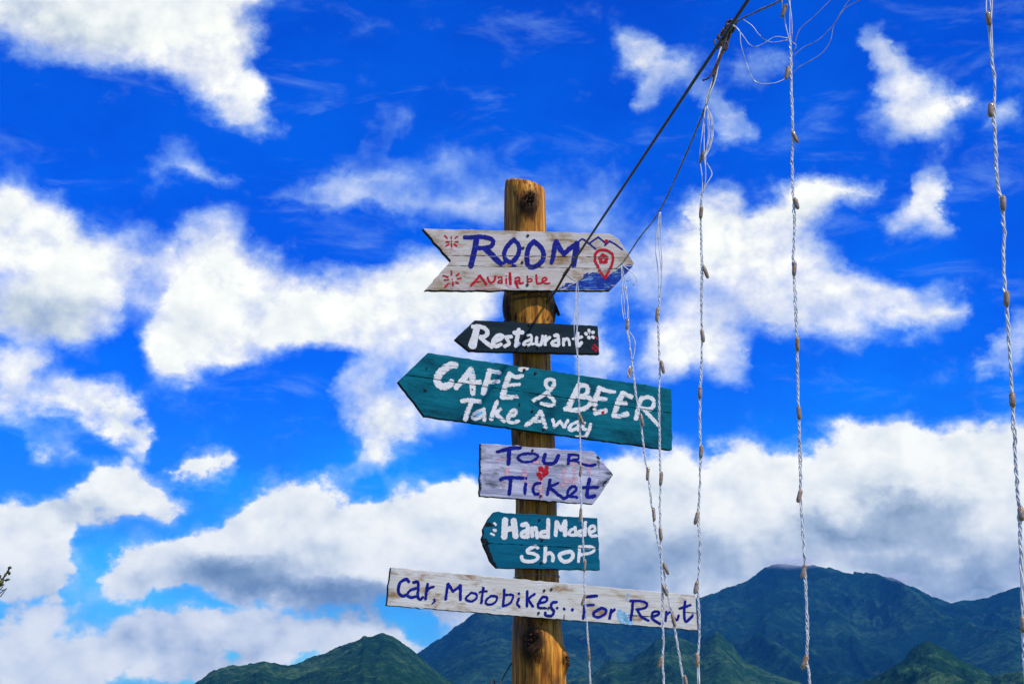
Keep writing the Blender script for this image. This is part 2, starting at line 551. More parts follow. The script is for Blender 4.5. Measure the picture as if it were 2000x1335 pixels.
def mountain(label, sky, Rc, Wf, Wb, seed, spur=.34, azstep=.036, rows=200, feature=520.0, mat=None, crown=34.0):
    """a ridge whose crest stands Rc metres away and follows the traced skyline, with spurs running down to the plain"""
    ae = np.array([azel(x, y) for x, y in sky])
    az = np.arange(ae[0, 0], ae[-1, 0], R(azstep))
    el = np.interp(az, ae[:, 0], ae[:, 1])
    k = np.array([1, 2, 1.0]); k /= k.sum()
    el = np.convolve(np.pad(el, 1, mode='edge'), k, 'valid')
    H = CAM.z + Rc * np.tan(el)
    H = np.maximum(H, 2)
    t = np.concatenate([np.linspace(1, 0, rows) ** 1.25, -np.linspace(0, 1, 26)[1:]])
    rr = np.where(t > 0, Rc - t * Wf, Rc - t * Wb)
    A, RR = np.meshgrid(az, rr)
    T = np.abs(t)[:, None] * np.ones_like(A)
    Hh = H[None, :] * np.ones_like(A)
    X, Y = RR * np.sin(A), RR * np.cos(A)
    prof = np.where(t[:, None] > 0, (1 - T) ** 1.15, (1 - T) ** 1.4)
    sx, sy = X / feature + seed, Y / (feature * 2.1) + seed * 1.7
    wob = fbm(X / 900 + seed, Y / 900 - seed, 3) - .5
    rd = ridged(sx + wob * 1.2, sy + wob * .8, 5, .52) - .48
    env = np.clip(T / .10, 0, 1) * np.clip((1 - T) / .25, 0, 1)
    Z = Hh * (prof + spur * rd * env * (0.35 + .65 * prof))
    # nothing in front may rise above its own skyline
    lim = CAM.z + (Hh - CAM.z) * RR / Rc * np.where(t[:, None] > 0, 1 - .02 * np.clip(T / .05, 0, 1), 1)
    Z = np.where(t[:, None] > 0, np.minimum(Z, lim), Z)
    can = fbm(X / crown, Y / crown, 4, .62) - .5
    Z = Z + can * crown * .5 * np.clip(1 - T, .1, 1) * np.clip(Z / 25, 0, 1)
    Z = np.maximum(Z, -3)
    nr, na = Z.shape
    V = np.stack([X, Y, Z], -1).reshape(-1, 3)
    i = np.arange(nr * na).reshape(nr, na)
    F = np.stack([i[:-1, :-1], i[:-1, 1:], i[1:, 1:], i[1:, :-1]], -1).reshape(-1, 4)
    me = bpy.data.meshes.new('mountain')
    me.vertices.add(len(V))
    me.vertices.foreach_set('co', V.ravel())
    me.loops.add(F.size)
    me.loops.foreach_set('vertex_index', F.ravel())
    me.polygons.add(len(F))
    me.polygons.foreach_set('loop_start', np.arange(len(F)) * 4)
    me.polygons.foreach_set('loop_total', np.full(len(F), 4))
    me.polygons.foreach_set('use_smooth', np.ones(len(F), bool))
    me.update(calc_edges=True)
    me.materials.append(mat or M_FOREST)
    o = bpy.data.objects.new('mountain', me)
    col.objects.link(o)
    return tag(o, label, None, None, 'structure')


mountain('tall blue forested mountain ridge far behind the signpost',
         [(560, 1345), (640, 1330), (720, 1318), (790, 1292), (813, 1279), (841, 1258), (870, 1240), (890, 1224), (905, 1214), (925, 1196), (960, 1176), (1000, 1164), (1050, 1160), (1120, 1172),
          (1220, 1190), (1300, 1187), (1369, 1165), (1399, 1154), (1415, 1147), (1447, 1139), (1470, 1126), (1490, 1110), (1512, 1100), (1545, 1099), (1571, 1104), (1594, 1104), (1626, 1110),
          (1652, 1119), (1707, 1120), (1756, 1133), (1789, 1151), (1821, 1164), (1857, 1176), (1902, 1173), (1935, 1162), (1967, 1151), (2000, 1146), (2080, 1122), (2200, 1150), (2330, 1230)],
         5200, 2300, 1500, 3.3, .62, .036, 220)
mountain('green wooded hill with a low left shoulder, left of the post',
         [(180, 1390), (300, 1365), (375, 1336), (418, 1307), (454, 1298), (472, 1300), (517, 1289), (540, 1298), (562, 1300), (598, 1289), (643, 1268), (680, 1256), (702, 1248), (711, 1239), (724, 1241), (747, 1236),
          (765, 1241), (787, 1257), (814, 1277), (841, 1301), (868, 1321), (900, 1345), (980, 1385)],
         2300, 900, 500, 8.1, .55, .034, 170, 210, M_FOREST2, 19)
mountain('green forested spur below the tall mountain, right of the post',
         [(980, 1392), (1040, 1362), (1105, 1327), (1153, 1319), (1178, 1297), (1193, 1286), (1206, 1291), (1233, 1288), (1261, 1270), (1279, 1251), (1320, 1242), (1365, 1256), (1399, 1232), (1431, 1258),
          (1454, 1290), (1500, 1312), (1560, 1335), (1640, 1385)],
         2700, 1000, 600, 5.7, .55, .034, 170, 230, M_FOREST2, 20)
mountain('small pointed green hill in front of the tall mountain',
         [(1560, 1395), (1640, 1350), (1707, 1323), (1756, 1294), (1789, 1261), (1815, 1250), (1837, 1261), (1886, 1290), (1935, 1319), (1961, 1316), (2000, 1314), (2080, 1330), (2180, 1390)],
         1900, 720, 400, 1.9, .60, .034, 170, 130, M_FOREST2, 16)

# haze: one even body of air round the whole scene
HAZE = True
if HAZE:
    hm = bpy.data.materials.new('haze')
    hm.use_nodes = True
    hn = hm.node_tree
    hn.nodes.clear()
    ho = hn.nodes.new('ShaderNodeOutputMaterial')
    pv = hn.nodes.new('ShaderNodeVolumePrincipled')
    pv.inputs['Color'].default_value = (.04, .32, .92, 1)
    pv.inputs['Density'].default_value = 0.000060
    pv.inputs['Anisotropy'].default_value = 0.0
    hn.links.new(pv.outputs[0], ho.inputs['Volume'])
    x0, x1, y0, y1, z0, z1 = -6500, 6500, -1500, 9000, -4, 560
    hv = [(x, y, z) for z in (z0, z1) for y in (y0, y1) for x in (x0, x1)]
    hf = [(0, 2, 3, 1), (4, 5, 7, 6), (0, 1, 5, 4), (2, 6, 7, 3), (0, 4, 6, 2), (1, 3, 7, 5)]
    tag(mesh_obj('haze', hv, hf, hm), 'thin blue haze in the air before the mountains', None, None, 'stuff')

# mist lying on the summit
def mist(px0, px1, py, dist, depth, high, dens, label):
    a, c = at(px0, py, dist), at(px1, py, dist)
    cen = (a + c) / 2
    rx = (c.x - a.x) / 2
    V, F, nu, nv = [], [], 24, 12
    for i in range(nv + 1):
        p = math.pi * i / nv
        for j in range(nu):
            t = 2 * math.pi * j / nu
            V.append((rx * math.sin(p) * math.cos(t), depth * math.sin(p) * math.sin(t), high * math.cos(p)))
    F = [(i * nu + j, (i + 1) * nu + j, (i + 1) * nu + (j + 1) % nu, i * nu + (j + 1) % nu) for i in range(nv) for j in range(nu)]
    m = bpy.data.materials.new('mist')
    m.use_nodes = True
    nt = NT(m.node_tree)
    nt.n.clear()
    out = nt.n.new('ShaderNodeOutputMaterial')
    pv = nt.n.new('ShaderNodeVolumePrincipled')
    pv.inputs['Color'].default_value = (1, 1, 1, 1)
    tc = nt.n.new('ShaderNodeTexCoord').outputs['Object']
    q = nt.vmath('LENGTH', nt.vmath('MULTIPLY', tc, (1 / rx, 1 / depth, 1 / high)))
    n_ = nt.noise(nt.vmath('MULTIPLY', tc, (1, 1, 2)), .016, 4, .6)
    d_ = nt.math('MULTIPLY', nt.sstep(nt.math('ADD', nt.math('SUBTRACT', 1.0, q), nt.math('MULTIPLY', nt.math('SUBTRACT', n_, .5), 1.3)), .1, .8), dens)
    nt.l.new(d_, pv.inputs['Density'])
    nt.l.new(pv.outputs[0], out.inputs['Volume'])
    o = mesh_obj('mist', V, F, m, None, True)
    o.location = cen
    return tag(o, label, None, None, 'stuff')


mist(1478, 1625, 1098, 5080, 130, 26, .012, 'thin white mist brushing the mountain summit')
mist(1690, 1810, 1131, 5080, 120, 24, .010, 'thin white mist along the ridge beside the summit')

# ------------------------------------------------------------------ materials of the things
def wood_pole_mat(stains):
    m, nt, b, tc = mat_base('peeled_log', .55, .15)
    s = nt.vmath('MULTIPLY', tc, (1, 1, .055))
    g = nt.noise(s, 62, 6, .62, .5)
    g2 = nt.noise(nt.vmath('MULTIPLY', tc, (1, 1, .12)), 26, 5, .6, .6)
    c = nt.ramp(g, [(.28, (.06, .018, .003)), (.40, (.34, .112, .012)), (.54, (.62, .255, .024)), (.70, (.84, .46, .10))])
    c = nt.mix(nt.sstep(g2, .52, .74), c, (.070, .026, .006, 1))
    crack = nt.noise(nt.vmath('MULTIPLY', tc, (1, 1, .03)), 60, 3, .5, .3)
    ck = nt.sstep(nt.math('ABSOLUTE', nt.math('SUBTRACT', crack, .47)), .020, .004)
    c = nt.mix(nt.math('MULTIPLY', ck, .85), c, (.02, .010, .005, 1))
    # bark left on in patches, enlarged to stand in for board shadow; paint flecks
    bk = nt.sstep(nt.noise(nt.vmath('MULTIPLY', tc, (1, 1, .35)), 9, 5, .65), .50, .66)
    c = nt.mix(nt.math('MULTIPLY', bk, .8), c, (.055, .024, .010, 1))
    # dark stain round and below each knot
    wz = nt.vmath('ADD', tc, nt.vmath('SCALE', nt.vmath('SUBTRACT', nt.noise(tc, 28, 4, .6, out=1), (.5, .5, .5)), .035))
    for kx, ky, kz, ks in stains:
        dv = nt.vmath('MULTIPLY', nt.vmath('SUBTRACT', wz, (kx, ky, kz)), (1, 1, .62))
        dd = nt.vmath('LENGTH', dv)
        c = nt.mix(nt.math('MULTIPLY', nt.sstep(dd, ks * 1.5, ks * .75), .93), c, (.016, .007, .003, 1))
    fl = nt.sstep(nt.noise(tc, 75, 2, .5), .77, .79)
    c = nt.mix(fl, c, (.62, .56, .50, 1))
    nt.l.new(c, b.inputs['Base Color'])
    h = nt.math('SUBTRACT', nt.math('ADD', g, nt.math('MULTIPLY', g2, .8)), nt.math('MULTIPLY', ck, .7))
    bump(nt, b, h, .005, .7)
    return m


def knot_mat():
    m, nt, b, tc = mat_base('dead_knot', .8, .2)
    g = nt.noise(tc, 90, 6, .7, 1.0)
    nt.l.new(nt.ramp(g, [(.35, (.008, .005, .004)), (.55, (.045, .022, .011)), (.75, (.22, .12, .05))]), b.inputs['Base Color'])
    bump(nt, b, g, .006, 1)
    return m


def board_mat(name, base, alt, worn, worn_lo, worn_hi, dirt, rough=.65, streak=.5):
    """painted plank: grain runs along local x; bare timber shows where the paint has worn off"""
    m, nt, b, tc = mat_base(name, rough, .06)
    info = nt.n.new('ShaderNodeObjectInfo')
    off = nt.vmath('SCALE', nt.combine(info.outputs['Random'], info.outputs['Random'], 0.0), 7.0)
    p = nt.vmath('ADD', tc, off)
    fine = nt.noise(nt.vmath('MULTIPLY', p, (.05, 1, 1)), 210, 6, .65, .3)
    mid = nt.noise(nt.vmath('MULTIPLY', p, (.12, 1, 1)), 42, 6, .65, .8)
    blot = nt.noise(nt.vmath('MULTIPLY', p, (.55, 1, 1)), 17, 6, .65, .4)
    c = nt.mix(nt.sstep(mid, .36, .66), base, alt)
    c = nt.mix(nt.math('MULTIPLY', nt.sstep(fine, .50, .72), streak), c, dirt)
    w = nt.math('ADD', nt.math('MULTIPLY', blot, .6), nt.math('MULTIPLY', mid, .4))
    c = nt.mix(nt.sstep(w, worn_lo, worn_hi), c, worn)
    sp = nt.sstep(nt.noise(p, 120, 2, .5), .765, .79)
    c = nt.mix(sp, c, (.03, .02, .015, 1))
    nt.l.new(c, b.inputs['Base Color'])
    bump(nt, b, nt.math('ADD', fine, nt.math('MULTIPLY', mid, .7)), .0012, .8)
    return m


M_KNOT = knot_mat()
M_ROOM = board_mat('whitewashed_board', (.52, .47, .41, 1), (.62, .58, .54, 1), (.27, .165, .07, 1), .46, .63, (.27, .22, .17, 1))
M_REST = board_mat('black_green_board', (.010, .020, .028, 1), (.018, .034, .042, 1), (.035, .05, .055, 1), .60, .72, (.006, .010, .014, 1), .5)
M_CAFE = board_mat('teal_board', (.001, .110, .155, 1), (.004, .175, .225, 1), (.001, .048, .075, 1), .46, .64, (.001, .055, .085, 1), .7)
M_TOUR = board_mat('grey_brushed_board', (.27, .28, .40, 1), (.60, .59, .70, 1), (.06, .08, .11, 1), .51, .64, (.09, .11, .14, 1), .6, .8)
M_HAND = board_mat('blue_teal_board', (.001, .092, .160, 1), (.003, .140, .225, 1), (.002, .055, .085, 1), .54, .70, (.001, .060, .090, 1), .6)
M_RENT = board_mat('worn_white_board', (.60, .57, .50, 1), (.68, .67, .63, 1), (.30, .19, .08, 1), .485, .63, (.30, .25, .18, 1))


M_EDGE = board_mat('weathered_shaded_edge', (.035, .026, .018, 1), (.060, .045, .030, 1), (.015, .011, .008, 1), .5, .65, (.012, .009, .007, 1), .8)  # bare weathered timber, coloured darker still for the shade on sides and backs


def paint_mat(name, c1, c2, thin=None, rough=.45, cut=.56):
    m, nt, b, tc = mat_base(name, rough, .15)
    p = nt.noise(nt.vmath('MULTIPLY', tc, (.6, 1, 1)), 60, 6, .65, .3)
    c = nt.mix(nt.sstep(p, .38, .64), c1, c2)
    if thin:
        q = nt.noise(nt.vmath('MULTIPLY', tc, (.25, 1, 1)), 95, 5, .7, .4)
        c = nt.mix(nt.sstep(q, cut, cut + .14), c, thin)
    nt.l.new(c, b.inputs['Base Color'])
    bump(nt, b, p, .0012, .7)
    return m


M_BLUE = paint_mat('blue_paint', (.003, .005, .15, 1), (.004, .010, .25, 1), (.010, .05, .34, 1))
M_RED = paint_mat('red_paint', (.42, .004, .014, 1), (.52, .008, .024, 1), (.50, .05, .075, 1))
M_WHITE = paint_mat('white_paint', (.72, .70, .66, 1), (.80, .79, .77, 1), (.60, .70, .76, 1))
M_SEA = paint_mat('sea_paint', (.004, .018, .22, 1), (.006, .060, .36, 1), (.20, .42, .58, 1), .45, .54)
M_PINK = paint_mat('pink_smudge', (.62, .30, .36, 1), (.66, .42, .46, 1), (.55, .48, .52, 1), .6)
M_SKYB = paint_mat('pale_blue_paint', (.16, .45, .72, 1), (.34, .60, .76, 1), (.55, .66, .70, 1))
M_DARKP = paint_mat('dark_hole_paint', (.006, .008, .008, 1), (.012, .014, .014, 1))

m, nt, b, tc = mat_base('rusty_nail', .5, .5)
b.inputs['Metallic'].default_value = .7
nt.l.new(nt.ramp(nt.noise(tc, 300, 3), [(.4, (.03, .02, .018)), (.7, (.12, .06, .03))]), b.inputs['Base Color'])
M_NAIL = m

m, nt, b, tc = mat_base('clear_wire', .22, .6)
nt.l.new(nt.ramp(nt.noise(tc, 90, 3), [(.30, (.34, .34, .35)), (.45, (.70, .69, .68)), (.65, (.86, .85, .82))]), b.inputs['Base Color'])
M_WIRE = m
m, nt, b, tc = mat_base('grey_wire', .3, .5)
nt.l.new(nt.ramp(nt.noise(tc, 90, 3), [(.35, (.14, .16, .20)), (.65, (.36, .38, .41))]), b.inputs['Base Color'])
M_GREYW = m
m, nt, b, tc = mat_base('black_cable', .45, .4)
nt.l.new(nt.ramp(nt.noise(tc, 120, 3), [(.4, (.008, .008, .009)), (.7, (.022, .020, .020))]), b.inputs['Base Color'])
M_CABLE = m
m, nt, b, tc = mat_base('brown_tape', .6, .3)
nt.l.new(nt.ramp(nt.noise(tc, 160, 4), [(.35, (.030, .016, .010)), (.65, (.16, .085, .04))]), b.inputs['Base Color'])
M_TAPE = m
m, nt, b, tc = mat_base('lamp_sleeve', .12, .6)
b.inputs['Transmission Weight'].default_value = .75
b.inputs['IOR'].default_value = 1.4
nt.l.new(nt.ramp(nt.noise(tc, 150, 3), [(.4, (.74, .52, .26)), (.62, (.95, .88, .76))]), b.inputs['Base Color'])
M_SLEEVE = m
m, nt, b, tc = mat_base('lamp_core', .4, .5)
nt.l.new(nt.ramp(nt.noise(tc, 190, 3), [(.36, (.09, .035, .008)), (.52, (.30, .13, .025)), (.68, (.50, .30, .10))]), b.inputs['Base Color'])
M_CORE = m
m, nt, b, tc = mat_base('twig_bark', .8, .2)
nt.l.new(nt.ramp(nt.noise(tc, 70, 4), [(.4, (.028, .028, .010)), (.7, (.09, .085, .03))]), b.inputs['Base Color'])
M_TWIG = m
m, nt, b, tc = mat_base('bud', .6, .3)
nt.l.new(nt.ramp(nt.noise(tc, 200, 3), [(.4, (.05, .07, .012)), (.7, (.16, .16, .035))]), b.inputs['Base Color'])
M_BUD = m

# ------------------------------------------------------------------ the post
PY = 5.0
EDGE = [(350, 989, 1061), (372, 985, 1064), (450, 984, 1067), (520, 986, 1071), (570, 989, 1073), (640, 995, 1076), (700, 1002, 1074), (770, 1000, 1079),
        (845, 998, 1083), (900, 1002, 1085), (980, 1007, 1087), (1060, 1006, 1088), (1120, 1005, 1091), (1215, 1001, 1096), (1275, 999, 1102), (1335, 999, 1106)]
zs, cxs, rs = [], [], []
for y, l, r in EDGE:
    a, c = at(l, y, PY), at(r, y, PY)
    zs.append(a.z); cxs.append((a.x + c.x) / 2); rs.append((c.x - a.x) / 2)
zs, cxs, rs = map(np.array, (zs[::-1], cxs[::-1], rs[::-1]))
slope = (cxs[-1] - cxs[0]) / (zs[-1] - zs[0])


def pole_c(z):
    return np.where(z < zs[0], cxs[0] + (z - zs[0]) * slope, np.interp(z, zs, cxs))


def pole_r(z):
    return np.where(z < zs[0], rs[0] + (zs[0] - z) * .008, np.interp(z, zs, rs))


# knots: (px, py on the front, radial size, bump height)
KNOTS = [(1033, 402, .026, .016), (994, 607, .034, .020), (1082, 604, .032, .020), (1040, 1252, .032, .018), (1101, 1288, .018, .016)]
pole_root = empty('signpost_pole', (float(pole_c(np.array(0.0))), PY, 0))
tag(pole_root, 'peeled golden brown log post with dark knots carrying the painted boards', 'post')
base = Vector(pole_root.location)
NSEG = 96
zz = np.concatenate([np.linspace(0, 1.55, 40), np.linspace(1.56, zs[-1] - .017, 330)])
th = np.linspace(0, 2 * math.pi, NSEG, endpoint=False)
Z, TH = np.meshgrid(zz, th, indexing='ij')
RAD = pole_r(Z) * (1 + .035 * (fbm(TH * 1.0 + 3 + 0 * Z, Z * 2.2, 3) - .5) * 0 + .030 * (fbm(np.cos(TH) * 1.6 + 5, np.sin(TH) * 1.6 + Z * 3.0, 4) - .5))
RAD += .0022 * (fbm(np.cos(TH) * 13 + 30, np.sin(TH) * 13 + Z * 1.3 + 20, 3) - .5)
knot_pos = []
for kx, ky, ks, kh in KNOTS:
    p = at(kx, ky, PY)
    cx, r = float(pole_c(np.array(p.z))), float(pole_r(np.array(p.z)))
    s = max(-1, min(1, (p.x - cx) / r))
    ang = math.asin(s)                                   # 0 = facing the camera (-y)
    d = np.stack([np.sin(ang) * np.ones_like(TH), -np.cos(ang) * np.ones_like(TH)])
    tang = np.arctan2(np.cos(TH) * math.cos(ang) + np.sin(TH) * math.sin(ang), np.cos(TH) * math.sin(ang) - np.sin(TH) * math.cos(ang))
    dist = np.sqrt((tang * r) ** 2 + ((Z - p.z) * .72) ** 2)
    hol = .75 if abs(s) < .8 else .1
    RAD += kh * np.exp(-(dist / (ks * 1.25)) ** 2) - kh * hol * np.exp(-(dist / (ks * .45)) ** 2)
    knot_pos.append((Vector((cx, PY, p.z)) + Vector((math.sin(ang), -math.cos(ang), 0)) * r, ang, ks, kh, r))
CX = pole_c(Z)
tilt_top = np.clip((Z - zs[-1] + .037) / .02, 0, 1)
PZ = Z - tilt_top * .016 * (np.cos(TH) * .8 + .2)        # sawn top is not level
V = np.stack([CX + RAD * np.cos(TH) - base.x, RAD * np.sin(TH), PZ], -1).reshape(-1, 3)
nz = len(zz)
F = [(i * NSEG + j, i * NSEG + (j + 1) % NSEG, (i + 1) * NSEG + (j + 1) % NSEG, (i + 1) * NSEG + j) for i in range(nz - 1) for j in range(NSEG)]
F.append(tuple((nz - 1) * NSEG + j for j in range(NSEG)))
F.append(tuple(range(NSEG))[::-1])
M_POLE = wood_pole_mat([(p.x - base.x, p.y - base.y, p.z - base.z - .012, ks) for p, ang, ks, kh, r in knot_pos])
mesh_obj('log', V, F, M_POLE, pole_root, True)

for i, (p, ang, ks, kh, r) in enumerate(knot_pos):
    rr_ = random.Random(40 + i)
    n_out = Vector((math.sin(ang), -math.cos(ang), 0))
    t_ = Vector((math.cos(ang), math.sin(ang), 0))
    mb = MB()
    # broken stub: a ragged disc of splinters standing in the hollow
    for k in range(40):
        a = rr_.uniform(0, 2 * math.pi)
        q = ks * .74 * math.sqrt(rr_.random())
        o = p + t_ * (math.cos(a) * q) + Vector((0, 0, 1)) * (math.sin(a) * q * 1.25) - n_out * .012 - base
        L = rr_.uniform(.016, .030) * (.85 if i in (1, 2) else 1)
        e = o + n_out * L + t_ * rr_.uniform(-.006, .006) + Vector((0, 0, rr_.uniform(-.010, .004)))
        w = rr_.uniform(.003, .0065)
        mb.tube(np.array([o, (o + e) / 2 + t_ * rr_.uniform(-.001, .001), e]), [w, w * .95, w * .35], 5)
    mb.build('knot', M_KNOT, pole_root, False)
# loose strip of bark at the right-hand knot
kp = knot_pos[2][0]
mb = MB()
pts = [kp + Vector((.004, -.004, .030)), kp + Vector((.016, -.012, .006)), kp + Vector((.026, -.014, -.022))]
mb.tube(spline([list(q - base) for q in pts], .004), .0052, 5)
mb.build('bark_strip', M_KNOT, pole_root)

# ------------------------------------------------------------------ boards with hand-painted words
ZF = {'R1': (820, 430, 8.696), 'R2': (1030, 430, 8.696), 'C1': (770, 680, 7.143), 'C2': (1040, 710, 7.143), 'RS': (860, 600, 5.556),
      'TT': (900, 850, 4.768), 'CA': (740, 1090, 5.45), 'CB': (1050, 1090, 5.449)}


def clip_poly(poly, p, nrm, keep):
    """part of a 2-D polygon on one side of the line through p with normal nrm"""
    out = []
    d = [((q[0] - p[0]) * nrm[0] + (q[1] - p[1]) * nrm[1]) * keep for q in poly]
    for i in range(len(poly)):
        j = (i + 1) % len(poly)
        if d[i] >= 0:
            out.append(poly[i])
        if (d[i] >= 0) != (d[j] >= 0):
            t = d[i] / (d[i] - d[j])
            out.append((poly[i][0] + (poly[j][0] - poly[i][0]) * t, poly[i][1] + (poly[j][1] - poly[i][1]) * t))
    return out


class Board:
    def __init__(s, name, label, outline, axis, yaw, mat, joints=(), thick=.022):
        s.thick = thick
        yc = sum(p[1] for p in outline) / len(outline)
        a = R(yaw)
        nrm = Vector((math.sin(a), -math.cos(a), 0))
        pz = at(1040, yc, PY).z
        zr = np.linspace(pz - .11, pz + .11, 12)
        rmax = float(np.max(pole_r(zr)))
        cen = Vector((float(pole_c(np.array(pz))), PY, pz))
        s.front = cen + nrm * (rmax + .004 + thick)
        s.n = nrm
        A, B = s.hit(*axis[0]), s.hit(*axis[1])
        ux = (B - A).normalized()
        uy = nrm.cross(ux).normalized()
        pts = [s.hit(*p) for p in outline]
        o = sum(pts, Vector()) / len(pts)
        M = Matrix(((ux.x, uy.x, nrm.x, o.x), (ux.y, uy.y, nrm.y, o.y), (ux.z, uy.z, nrm.z, o.z), (0, 0, 0, 1)))
        s.o, s.ux, s.uy = o, ux, uy
        s.root = empty(name, mat=M)
        tag(s.root, label, 'sign')
        s.poly = [s.loc(*p) for p in outline]
        s.lines = [(s.loc(*j[0]), s.loc(*j[1])) for j in joints]
        s.mat = mat
        polys = [s.poly]
        for (p, q) in s.lines:
            d = (q[0] - p[0], q[1] - p[1])
            L = math.hypot(*d)
            nn = (-d[1] / L, d[0] / L)
            gap = .0007
            last = polys.pop()
            up = clip_poly(last, (p[0] + nn[0] * gap, p[1] + nn[1] * gap), nn, 1)
            dn = clip_poly(last, (p[0] - nn[0] * gap, p[1] - nn[1] * gap), nn, -1)
            polys += [up, dn]
        for i, pl in enumerate(polys):
            s.plank(pl, i)
        s.taken = []

    def hit(s, px, py):
        d = ray(px, py)
        t = (s.front - CAM).dot(s.n) / d.dot(s.n)
        return CAM + d * t

    def loc(s, px, py):
        q = s.hit(px, py) - s.o
        return (q.dot(s.ux), q.dot(s.uy))

    def plank(s, poly, i):
        """thick plank with slightly chewed, rounded edges"""
        rr_ = random.Random(hash((round(poly[0][0], 3), i)) & 0xffff)
        ring = []
        m = len(poly)
        for k in range(m):
            a, b = poly[k], poly[(k + 1) % m]
            L = math.hypot(b[0] - a[0], b[1] - a[1])
            q = max(1, int(L / .012))
            nx, ny = (b[1] - a[1]) / (L + 1e-9), -(b[0] - a[0]) / (L + 1e-9)
            for j in range(q):
                t = j / q
                e = 0 if j == 0 else rr_.gauss(0, .0006) - (rr_.uniform(.001, .0028) if rr_.random() < .05 else 0)
                ring.append((a[0] + (b[0] - a[0]) * t + nx * e, a[1] + (b[1] - a[1]) * t + ny * e))
        area = sum(ring[k][0] * ring[(k + 1) % len(ring)][1] - ring[(k + 1) % len(ring)][0] * ring[k][1] for k in range(len(ring)))
        if area < 0:
            ring.reverse()
        n_ = len(ring)

        def inset(d):
            out = []
            for k in range(n_):
                p0, p1, p2 = ring[k - 1], ring[k], ring[(k + 1) % n_]
                dx, dy = p2[0] - p0[0], p2[1] - p0[1]
                L = math.hypot(dx, dy) + 1e-9
                out.append((p1[0] - dy / L * d, p1[1] + dx / L * d))
            return out
        fi = inset(.0008)
        V = [(x, y, -s.thick) for x, y in ring] + [(x, y, -.0009) for x, y in ring] + [(x, y, 0) for x, y in fi]
        F = []
        for k in range(n_):
            j = (k + 1) % n_
            F += [(k, j, n_ + j, n_ + k), (n_ + k, n_ + j, 2 * n_ + j, 2 * n_ + k)]
        F.append(tuple(range(2 * n_, 3 * n_)))
        F.append(tuple(range(n_))[::-1])
        o = mesh_obj('plank', V, F, s.mat, s.root)
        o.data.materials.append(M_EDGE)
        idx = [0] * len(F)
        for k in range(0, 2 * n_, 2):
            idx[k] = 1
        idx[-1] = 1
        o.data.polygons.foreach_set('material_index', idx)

    def each(s, name, mat, strokes, **k):
        for q in strokes:
            s.paint(name, mat, [q], **k)

    def paint(s, name, mat, strokes=(), polys=(), rough=1.0, level=1, label=None, dry=.0):
        """a layer of paint: strokes = (frame, width or widths, points); polys = (frame, points). Rasterised to a thin sheet."""
        G = .0007
        S, bx = [], []
        for fr, w, pts in strokes:
            ox, oy, k = ZF[fr]
            pl = np.array([s.loc(ox + x / k, oy + y / k) for x, y in pts])
            mpp = abs(s.loc(ox + 100, oy)[0] - s.loc(ox, oy)[0]) / 100.0      # metres per photo pixel
            hw = np.atleast_1d(np.array(w, float)) / k * mpp / 2
            if len(pl) == 1:
                pl = np.vstack([pl, pl + 1e-5])
            if len(hw) == 1:
                hw = np.repeat(hw, len(pl))
            hw = np.interp(np.linspace(0, 1, len(pl)), np.linspace(0, 1, len(hw)), hw)
            q = spline(np.column_stack([pl, hw]), .0025)
            S.append(q)
            bx.append((q[:, 0].min() - q[:, 2].max(), q[:, 0].max() + q[:, 2].max(), q[:, 1].min() - q[:, 2].max(), q[:, 1].max() + q[:, 2].max()))
        P = []
        for fr, pts in polys:
            ox, oy, k = ZF[fr]
            pl = np.array([s.loc(ox + x / k, oy + y / k) for x, y in pts])
            P.append(pl)
            bx.append((pl[:, 0].min(), pl[:, 0].max(), pl[:, 1].min(), pl[:, 1].max()))
        bx = np.array(bx)
        x0, x1, y0, y1 = bx[:, 0].min() - .004, bx[:, 1].max() + .004, bx[:, 2].min() - .004, bx[:, 3].max() + .004
        gx, gy = np.arange(x0, x1, G), np.arange(y0, y1, G)
        D = np.full((len(gy), len(gx)), 1.0)
        for q, bb in zip(S, bx[:len(S)]):
            i0, i1 = max(0, int((bb[0] - x0) / G) - 5), int((bb[1] - x0) / G) + 6
            j0, j1 = max(0, int((bb[2] - y0) / G) - 5), int((bb[3] - y0) / G) + 6
            X, Y = np.meshgrid(gx[i0:i1], gy[j0:j1])
            sub = D[j0:j1, i0:i1]
            for k in range(len(q) - 1):
                ax, ay, aw = q[k]
                dx, dy, dw = q[k + 1] - q[k]
                t = np.clip(((X - ax) * dx + (Y - ay) * dy) / (dx * dx + dy * dy + 1e-12), 0, 1)
                np.minimum(sub, np.hypot(X - ax - t * dx, Y - ay - t * dy) - (aw + t * dw), out=sub)
        X, Y = np.meshgrid(gx, gy)

        def inside(pl):
            c = np.zeros(X.shape, bool)
            for k in range(len(pl)):
                (xa, ya), (xb, yb) = pl[k], pl[k - 1]
                cr = ((ya > Y) != (yb > Y)) & (X < (xb - xa) * (Y - ya) / (yb - ya + 1e-12) + xa)
                c ^= cr
            return c
        for pl in P:
            D = np.where(inside(pl), -.004, D)
        sd = level * 13.7 + x0 * 50
        ed = (fbm(X / .006 + sd, Y / .004 + sd, 3, .6) - .5) * .0036 * rough
        mask = D + ed < 0
        if dry:                                           # bristle streaks where the brush ran dry
            br = fbm(X / .045 + sd, Y / .0022 - sd, 3, .6)
            mask &= ~((br < dry) & (D > -.004))
            mask &= ~(br < dry - .12)
        mask &= inside(np.array([(x * 1.0, y * 1.0) for x, y in s.poly]))
        for (p, q) in s.lines:
            d = (q[0] - p[0], q[1] - p[1])
            L = math.hypot(*d)
            mask &= np.abs((X - p[0]) * -d[1] / L + (Y - p[1]) * d[0] / L) > .0013
        if not mask.any():
            return None
        V, F = [], []
        h = .0003 + .00022 * level
